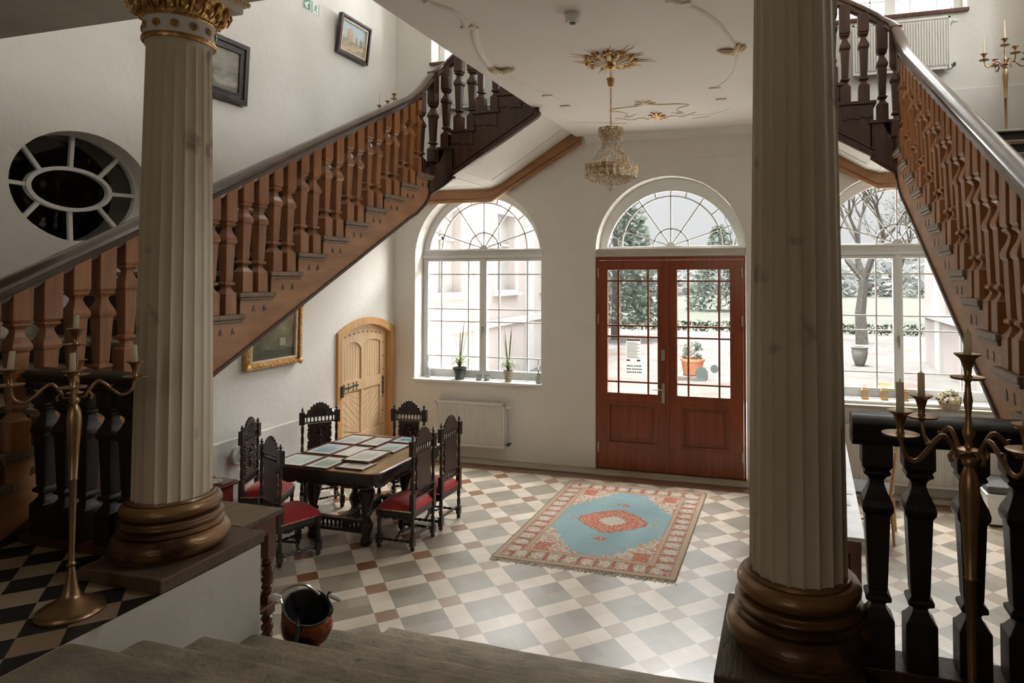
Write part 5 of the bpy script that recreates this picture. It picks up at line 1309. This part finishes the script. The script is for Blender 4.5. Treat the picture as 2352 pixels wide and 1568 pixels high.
# small red cabinet half hidden by the left column
cb = thing('small_cabinet', (-4.84, 4.62, 0), 'small red cabinet with dark wooden lid showing behind the left column', 'cabinet')
W(MB().box(-4.97, -4.71, 4.48, 4.76, .03, .66), 'body', 'redp', cb, bevel=.004)
W(MB().box(-4.995, -4.672, 4.45, 4.785, .66, .685).box(-4.985, -4.682, 4.46, 4.775, .685, .70), 'lid', 'mahog', cb, bevel=.006)
W(MB().box(-4.98, -4.70, 4.47, 4.77, 0, .05), 'foot', 'mahog', cb, bevel=.004)
W(MB().box(-4.95, -4.73, 4.474, 4.48, .08, .62), 'door', 'redp', cb, bevel=.004)
t = MB().tube([(-4.78 + .075 * math.cos(a), 4.60, .715 + .055 * math.sin(a)) for a in [math.pi * i / 14 for i in range(15)]], .004, 6)
tag(t.lathe([(.05, .701), (.075, .708), (.08, .722), (.075, .722), (.05, .710)], 20, (-4.78, 4.60, 0)).build('wire_dish', 'steel', smooth=40), 'small dish with a wire loop handle on the red cabinet', 'dish')

# ================================================================== RIGHT SIDE OF THE HALL
lt = thing('long_table', (.2, 6.1, 0), 'long dark wooden table with a pale marble top beside the right column', 'table')
pl = [(-.12, 4.70), (.495, 4.70), (.60, 7.50), (-.02, 7.50)]
W(MB().prism(pl, [], lambda a, b, c: (a, b, c), .752, .780), 'marble_top', 'marble', lt, bevel=.004)
W(MB().prism([(-.10, 4.73), (.475, 4.73), (.575, 7.47), (0, 7.47)], [], lambda a, b, c: (a, b, c), .66, .752), 'apron', 'mahog', lt, bevel=.003)
for x, y in ((-.06, 4.77), (.44, 4.77), (.53, 7.42), (.04, 7.42), (.49, 6.1)): W(MB().box(x - .035, x + .035, y - .035, y + .035, 0, .66).box(x - .045, x + .045, y - .045, y + .045, 0, .05), 'leg', 'mahog', lt, bevel=.005)
W(MB().prism([(-.05, 4.80), (.43, 4.80), (.52, 7.4), (.03, 7.4)], [], lambda a, b, c: (a, b, c), .05, .66), 'panel', 'mahog', lt)
for i, (x, y, a, lb) in enumerate([(.36, 5.42, .05, 'folded white leaflet nearest the front on the marble table'), (.40, 5.70, -.04, 'folded white leaflet further back on the marble table')]):
    o = MB().box(-.10, .10, -.08, .08, 0, .003).add([(-.10, -.08, .003), (.10, -.08, .003), (.10, .0, .012), (-.10, .0, .012)], [(0, 1, 2, 3)]).build('leaflet', 'paper'); o.location = (x, y, .781); o.rotation_euler = (0, 0, a); tag(o, lb, 'leaflet', 'leaflets on the marble table')
# wooden chair with woven back
wc = thing('wooden_chair', (.80, 6.98, 0), 'light brown wooden chair with a woven back seen between the right balusters', 'chair', rz=R(80))
for s in (-1, 1):
    MB().tube([(s * .20, -.20, 0), (s * .19, -.17, .43), (s * .185, -.22, .86)], [.013, .017, .012], 8).build('back_post', 'pined', parent=wc, smooth=50)
    MB().tube([(s * .21, .22, 0), (s * .18, .18, .43)], [.012, .018], 8).build('leg', 'pined', parent=wc, smooth=50)
MB().prism(rrect(-.21, .21, -.20, .21, .06), [], lambda a, b, c: (a, b, c), .43, .455).build('seat', 'grey', parent=wc, bevel=.006)
MB().prism(rrect(-.18, .18, -.10, .10, .04), [], lambda a, b, c: (a, -.195 - .09 * (b + .1) - c, b + .68), -.006, .006).build('woven_back', 'pined', parent=wc)
t = MB()
for i in range(16):
    t.bar((-.17 + .0227 * i, -.186, .60), (-.17 + .0227 * i, -.204, .77), .005, .006, (0, 1, 0))
for i in range(8): t.bar((-.17, -.185 - .0022 * i, .60 + .024 * i), (.17, -.185 - .0022 * i, .60 + .024 * i), .005, .006, (0, 1, 0))
t.build('cane_weave', 'goldl', parent=wc)
for s in (-1, 1): MB().tube([(s * .20, -.185, .20), (s * .195, .20, .20)], .009, 7).build('stretcher', 'pined', parent=wc)
# storage bench
sb = thing('storage_bench', (2.2, 7.7, 0), 'low white storage bench with a dark grey cushion by the right window', 'bench')
W(MB().box(1.93, 2.53, 7.50, 7.98, .03, .31), 'box', 'white', sb, bevel=.004)
W(MB().box(1.915, 2.54, 7.485, 7.99, .31, .33), 'lid', 'white', sb, bevel=.004)
W(MB().box(1.93, 2.53, 7.50, 7.98, .331, .405), 'cushion', 'grey', sb, bevel=.02)
W(MB().box(1.96, 2.50, 7.53, 7.96, 0, .03), 'foot', 'black', sb)

# ================================================================== ON THE SILLS
def spider(x, y, z, r, h, leafh, mat, label, seed, stripes=False):
    t0 = thing('potted_plant', (x, y, z), label, 'potted plant')
    prof = [(r * .62, 0), (r * .68, h * .1), (r * .92, h * .85), (r * 1.02, h * .86), (r * 1.02, h), (r * .9, h), (r * .86, h * .88)]
    MB().lathe(prof, 24).build('pot', mat, parent=t0, smooth=45)
    if stripes:
        t = MB()
        for q in (.25, .5, .72): rr = r * (.66 + .28 * q); t.lathe([(rr + .001, h * q), (rr + .004, h * (q + .03)), (rr + .001, h * (q + .06))], 24, cap=False)
        t.build('stripe', 'potd', parent=t0)
    MB().lathe([(r * .86, h * .9), (.001, h * .92)], 16, cap=False).build('soil', 'soil', parent=t0)
    rd = random.Random(seed); t = MB()
    for k in range(44):
        a = rd.uniform(0, 2 * math.pi); l = leafh * rd.uniform(.45, 1.0) if k > 6 else leafh * rd.uniform(.9, 1.15)
        sp = rd.uniform(.25, .55) * (1 if k > 6 else .45); pts = []
        for i in range(8):
            u = i / 7; rr = l * sp * u; zz = h * .9 + l * (u * 1.15 - (1.05 * u * u if k > 6 else .15 * u * u))
            pts.append(Vector((rr * math.cos(a), rr * math.sin(a), max(zz, -.0 + .02))))
        wv = Vector((-math.sin(a), math.cos(a), 0)); vs = []
        for i, q in enumerate(pts):
            w_ = .0075 * math.sin(math.pi * min(.97, .12 + i / 7 * .85)); vs += [q - wv * w_, q + wv * w_]
        t.add(vs, [(2 * i, 2 * i + 1, 2 * i + 3, 2 * i + 2) for i in range(7)])
    t.build('leaves', 'leaf', parent=t0, recalc=False)
    return t0
spider(-4.385, 8.385, 1.0625, .10, .165, .58, 'potd', 'spiky plant in a dark glazed pot on the left window sill', 3)
spider(-3.646, 8.385, 1.0625, .068, .15, .54, 'potl', 'spiky plant in a striped clay pot on the left window sill', 8, True)
for x, y, lb in ((-4.905, 8.42, 'thin glass bottle vase at the left end of the sill'), (-3.195, 8.36, 'thin glass bottle vase at the right end of the sill')):
    tag(MB().lathe([(.03, 0), (.042, .02), (.044, .07), (.030, .11), (.010, .14), (.008, .30), (.012, .32), (.009, .32)], 18).build('bottle_vase', 'jar', smooth=50), lb, 'vase').location = (x, y, 1.063)
for x, lb in ((-4.08, 'short glass tumbler left of the window mullion'), (-3.96, 'short glass tumbler right of the window mullion')):
    tag(MB().lathe([(.034, 0), (.040, .005), (.046, .075), (.043, .075), (.036, .008), (.001, .008)], 20).build('glass_tumbler', 'jar', smooth=50), lb, 'glass', 'tumblers on the left sill').location = (x, 8.37, 1.063)
LL = ['leftmost', 'second', 'third', 'rightmost']
for i, x in enumerate((.895, 1.105, 1.325, 1.49)):
    t0 = thing('small_lantern', (x, 8.40, 1.063), '%s of the four little gold lanterns on the right window sill' % LL[i], 'lantern', 'gold lanterns on the right sill')
    MB().box(-.04, .04, -.04, .04, 0, .012).box(-.036, .036, -.036, .036, .105, .113).build('tray', 'gold', parent=t0, bevel=.002)
    t = MB()
    for z_ in (.012, .101): t.prism([(-.039, -.039), (.039, -.039), (.039, .039), (-.039, .039)], [[(-.029, -.029), (.029, -.029), (.029, .029), (-.029, .029)]], lambda p, q, c: (p, q, c), z_, z_ + .005)
    for a in (-1, 1):
        for b in (-1, 1): t.box(a * .034 - .004, a * .034 + .004, b * .034 - .004, b * .034 + .004, .012, .105)
        t.tube([(.0 + .018 * math.cos(q), a * .036, .06 + .032 * math.sin(q)) for q in [2 * math.pi * k / 12 for k in range(13)]], .003, 5)
    t.build('bars', 'gold', parent=t0)
    MB().lathe([(.034, .113), (.022, .135), (.008, .145), (.006, .150)], square=True).tube([(.012 * math.cos(q), 0, .160 + .012 * math.sin(q)) for q in [2 * math.pi * k / 10 for k in range(11)]], .002, 5).build('roof', 'gold', parent=t0)
fb = thing('flower_basket', (1.75, 8.20, 1.0295), 'woven basket of pale dried flowers on the stone ledge at the right window', 'flower basket')
t = MB().lathe([(.06, 0), (.09, .02), (.11, .07), (.10, .075), (.08, .03)], 20)
for k in range(20):
    a = 2 * math.pi * k / 20; t.tube([(.062 * math.cos(a), .062 * math.sin(a), 0), (.095 * math.cos(a), .095 * math.sin(a), .03), (.114 * math.cos(a), .114 * math.sin(a), .075)], .006, 5)
t.build('basket', 'wicker', parent=fb)
rd = random.Random(4); t = MB()
for k in range(150):
    a = rd.uniform(0, 2 * math.pi); e = rd.uniform(0, 1.45); r = .135 * rd.uniform(.75, 1.05)
    t.sphere((r * math.cos(a) * math.cos(e), r * .8 * math.sin(a) * math.cos(e), .075 + r * .9 * math.sin(e)), rd.uniform(.010, .019), 6, 4, mi=rd.choice([0, 0, 0, 1, 2]))
o = t.build('dried_flowers', ['candle', 'leaf', 'mahog'], parent=fb)

# ================================================================== OUTDOORS
struct(MB().box(-7, mir(-7), B + .5, 14.4, -.17, -.150).build('ground_bounce', 'limestone'), 'unseen pale paving added to bounce sunlight up to the hall ceiling')
struct(MB().box(-60, 60, B + .5, 33, -.30, -.16).build('ground_courtyard', 'gravel'))
struct(MB().box(-90, 90, 33, 160, -.34, -.17).build('ground_lawn', 'lawn'))
struct(MB().box(DX - 1.2, DX + 1.2, B + .5, B + 1.8, -.149, -.02).build('ground_doorstep', 'curb'))
def facade(side):
    mx = (lambda x: x) if side == 'left' else mir
    t0 = thing('building_wing', (mx(-7), 16, -.16), 'pale %s wing of the house outside the %s window' % ('pinkish' if side == 'left' else 'white-pink', side), 'building')
    def put(t, n, m, **k):
        t.v = [(mx(a), b, c) for a, b, c in t.v]; return W(t, n, m, t0, **k)
    ws = [(9.6, 10.7), (12.3, 13.4), (15.3, 16.5), (18.6, 19.8)]
    hol = [[(a, z0), (a, z1), (b, z1), (b, z0)] for a, b in ws for z0, z1 in ((2.15, 4.1), (5.4, 7.0))]
    put(MB().prism([(B + .52, -.16), (B + .52, 9), (22.8, 9), (22.8, -.16)], hol, lambda a, b, c: (-7 - c, a, b), 0, .4), 'wall', 'facade')
    for y in (11.4, 14.3, 17.5, 20.8): put(MB().box(-7, -6.93, y - .3, y + .3, -.16, 8.6), 'pilaster', 'facadew')
    put(MB().box(-7, -6.9, B + .55, 22.8, 1.25, 1.42), 'plinth_band', 'facadew')
    for a, b in ws:
        for z0, z1 in ((2.15, 4.1), (5.4, 7.0)):
            t = MB().prism([(a - .16, z0 - .1), (a - .16, z1 + .16), (b + .16, z1 + .16), (b + .16, z0 - .1)], [[(a, z0), (a, z1), (b, z1), (b, z0)]], lambda p, q, c: (-7 + c, p, q), 0, .05).box(-7, -6.84, a - .2, b + .2, z0 - .14, z0 - .07)
            t.box(-7.2, -7.15, (a + b) / 2 - .04, (a + b) / 2 + .04, z0, z1).box(-7.2, -7.15, a, b, z0 + 1.15, z0 + 1.22)
            fr = put(t, 'window', 'facadew')
            g = MB().box(-7.25, -7.21, a - .01, b + .01, z0 - .01, z1 + .01); g.v = [(mx(p_), q_, r_) for p_, q_, r_ in g.v]
            W(g, 'pane', 'facadeg', t0).parent = fr
    put(MB().box(-7.5, -6.7, B + .55, 23, 9, 9.25), 'cornice', 'facadew')
facade('left'); facade('right')
def crown(t, c, rx, rz, n, leaf, rd, cone=True, droop=.3):
    for _ in range(n):
        h = rd.random() ** (1.4 if cone else 1); a = rd.uniform(0, 2 * math.pi)
        rr = rx * ((1 - h) ** .75 if cone else math.sqrt(max(0, 1 - (2 * h - 1) ** 2))) * rd.uniform(.35, 1.0)
        p = Vector((c[0] + rr * math.cos(a), c[1] + rr * math.sin(a), c[2] + h * rz - droop * rr * rd.random()))
        d = Vector((math.cos(a), math.sin(a), rd.uniform(-.5, .25))).normalized() * leaf * rd.uniform(.6, 1.3); s = Vector((rd.uniform(-1, 1), rd.uniform(-1, 1), rd.uniform(-1, 1))).normalized() * leaf * .45
        t.add([p, p + d * .5 + s, p + d, p + d * .5 - s], [(0, 1, 2, 3)])
    return t
def conifer(x, y, r, h, n, leaf, mat, label, seed, base=.6, group='trees beyond the courtyard'):
    t0 = thing('conifer_tree', (x, y, -.17), label, 'tree', group); rd = random.Random(seed)
    MB().tube([(0, 0, 0), (.05, 0, h * .5), (0, .05, h * .96)], [.16, .10, .02], 8).build('trunk', 'bark', parent=t0)
    crown(MB(), (0, 0, base), r, h - base, n, leaf, rd).build('foliage', mat, parent=t0, recalc=False)
conifer(-6.9, 27, 2.3, 8.0, 2600, .30, 'conifer', 'large dark conifer showing in the left door leaf and fanlight', 1, 1.2)
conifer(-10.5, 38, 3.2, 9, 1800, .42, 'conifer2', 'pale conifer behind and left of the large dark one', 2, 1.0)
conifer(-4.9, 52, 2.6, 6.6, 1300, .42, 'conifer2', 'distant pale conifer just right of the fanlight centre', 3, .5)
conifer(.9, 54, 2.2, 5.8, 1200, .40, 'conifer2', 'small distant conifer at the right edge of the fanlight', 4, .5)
conifer(-.6, 24, .9, 4.6, 700, .22, 'conifer2', 'slim conifer at the right edge of the right door pane', 5, 1.5)
def bare_tree(x, y, h, label, seed, r0=.16, ivy=False):
    t0 = thing('bare_tree', (x, y, -.17), label, 'tree', 'trees beyond the courtyard'); rd = random.Random(seed); t = MB(); tips = []
    def br(p, d, l, r, dep):
        q = p + d * l; m = p.lerp(q, .5) + Vector((rd.uniform(-1, 1), rd.uniform(-1, 1), 0)) * l * .07
        t.tube([p, m, q], [r, r * .85, r * .65], 6 if dep > 2 else 4, cap=False)
        if dep == 0: tips.append(q); return
        for _ in range(3 if dep > 1 else 2):
            nd = (d + Vector((rd.uniform(-1, 1), rd.uniform(-1, 1), rd.uniform(-.35, .7))) * .75).normalized()
            br(q, nd, l * rd.uniform(.58, .82), r * .58, dep - 1)
    br(Vector((0, 0, 0)), Vector((.04, 0, 1)).normalized(), h * .34, r0, 5)
    t.build('trunk', 'bark', parent=t0, recalc=False)
    f = MB()
    if ivy: crown(f, (0, 0, .5), .75, h * .72, 1500, .16, rd, False, .1)
    else:
        for q in tips[::3]: crown(f, (q.x, q.y, q.z - .1), .25, .3, 5, .13, rd, False)
    f.build('foliage', 'conifer' if ivy else 'conifer2', parent=t0, recalc=False)
bare_tree(2.9, 28, 7.5, 'nearly bare tree with a forked trunk in the right window', 3, .26)
bare_tree(6.0, 40, 8.0, 'bare drooping tree further back in the right window', 7, .14)
bare_tree(7.2, 35, 9.0, 'ivy covered tree close to the right mullion', 12, .22, True)
bare_tree(-3.2, 44, 7, 'thin bare tree far behind the right door leaf', 20, .12)
rd = random.Random(31); wd_ = MB()
for i in range(150):
    x = -60 + i * .8 + rd.uniform(-1, 1); y = 100 + rd.uniform(-10, 10); h = rd.uniform(3, 6.0)
    crown(wd_, (x, y, -.2), rd.uniform(1.5, 3), h, 60, 1.1, rd, False, .1)
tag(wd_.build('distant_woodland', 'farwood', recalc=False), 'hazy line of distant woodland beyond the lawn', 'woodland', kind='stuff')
rd = random.Random(9)
hd = MB()
for i in range(2600):
    x = rd.uniform(-9, 14); p = Vector((x, 32.6 + rd.uniform(-.5, .5), rd.uniform(-.16, .28))); d = Vector((rd.uniform(-1, 1), rd.uniform(-1, 0), rd.uniform(-.2, 1))) * .14; s = Vector((rd.uniform(-1, 1), 0, rd.uniform(-1, 1))) * .08
    hd.add([p, p + d * .5 + s, p + d, p + d * .5 - s], [(0, 1, 2, 3)])
tag(hd.build('low_hedge', 'hedge', recalc=False), 'low clipped hedge between the gravel courtyard and the lawn', 'hedge', kind='stuff')
o = MB().lathe([(.10, 0), (.13, .02), (.20, .22), (.235, .42), (.22, .50), (.25, .53), (.25, .56), (.20, .56), (.18, .45), (.001, .43)], 24).build('stone_urn', 'stonepot', smooth=45); o.location = (2.13, 21.2, -.158); tag(o, 'grey stone urn standing on the gravel beyond the right window', 'urn')
pt = thing('planter', (-2.31, 17.26, -.158), 'orange terracotta planter on a grey plinth seen through the right door pane', 'planter')
MB().box(-.36, .36, -.3, .3, 0, .10).build('plinth', 'stonepot', parent=pt, bevel=.01)
MB().lathe([(.20, .10), (.24, .12), (.29, .46), (.32, .47), (.32, .53), (.28, .53), (.27, .48), (.001, .46)], 28).build('pot', 'terracotta', parent=pt, smooth=45)
crown(MB(), (0, 0, .46), .24, .5, 120, .12, random.Random(3), False, .1).build('shrub', 'conifer2', parent=pt, recalc=False)
pt = thing('planter', (1.72, 12.6, -.149), 'orange terracotta planter just outside the right window', 'planter')
MB().lathe([(.14, 0), (.16, .02), (.21, .66), (.23, .67), (.23, .76), (.19, .76), (.18, .70), (.001, .68)], 28).build('pot', 'terracotta', parent=pt, smooth=45)
MB().lathe([(.18, .69), (.001, .70)], 16, cap=False).build('soil', 'soil', parent=pt)
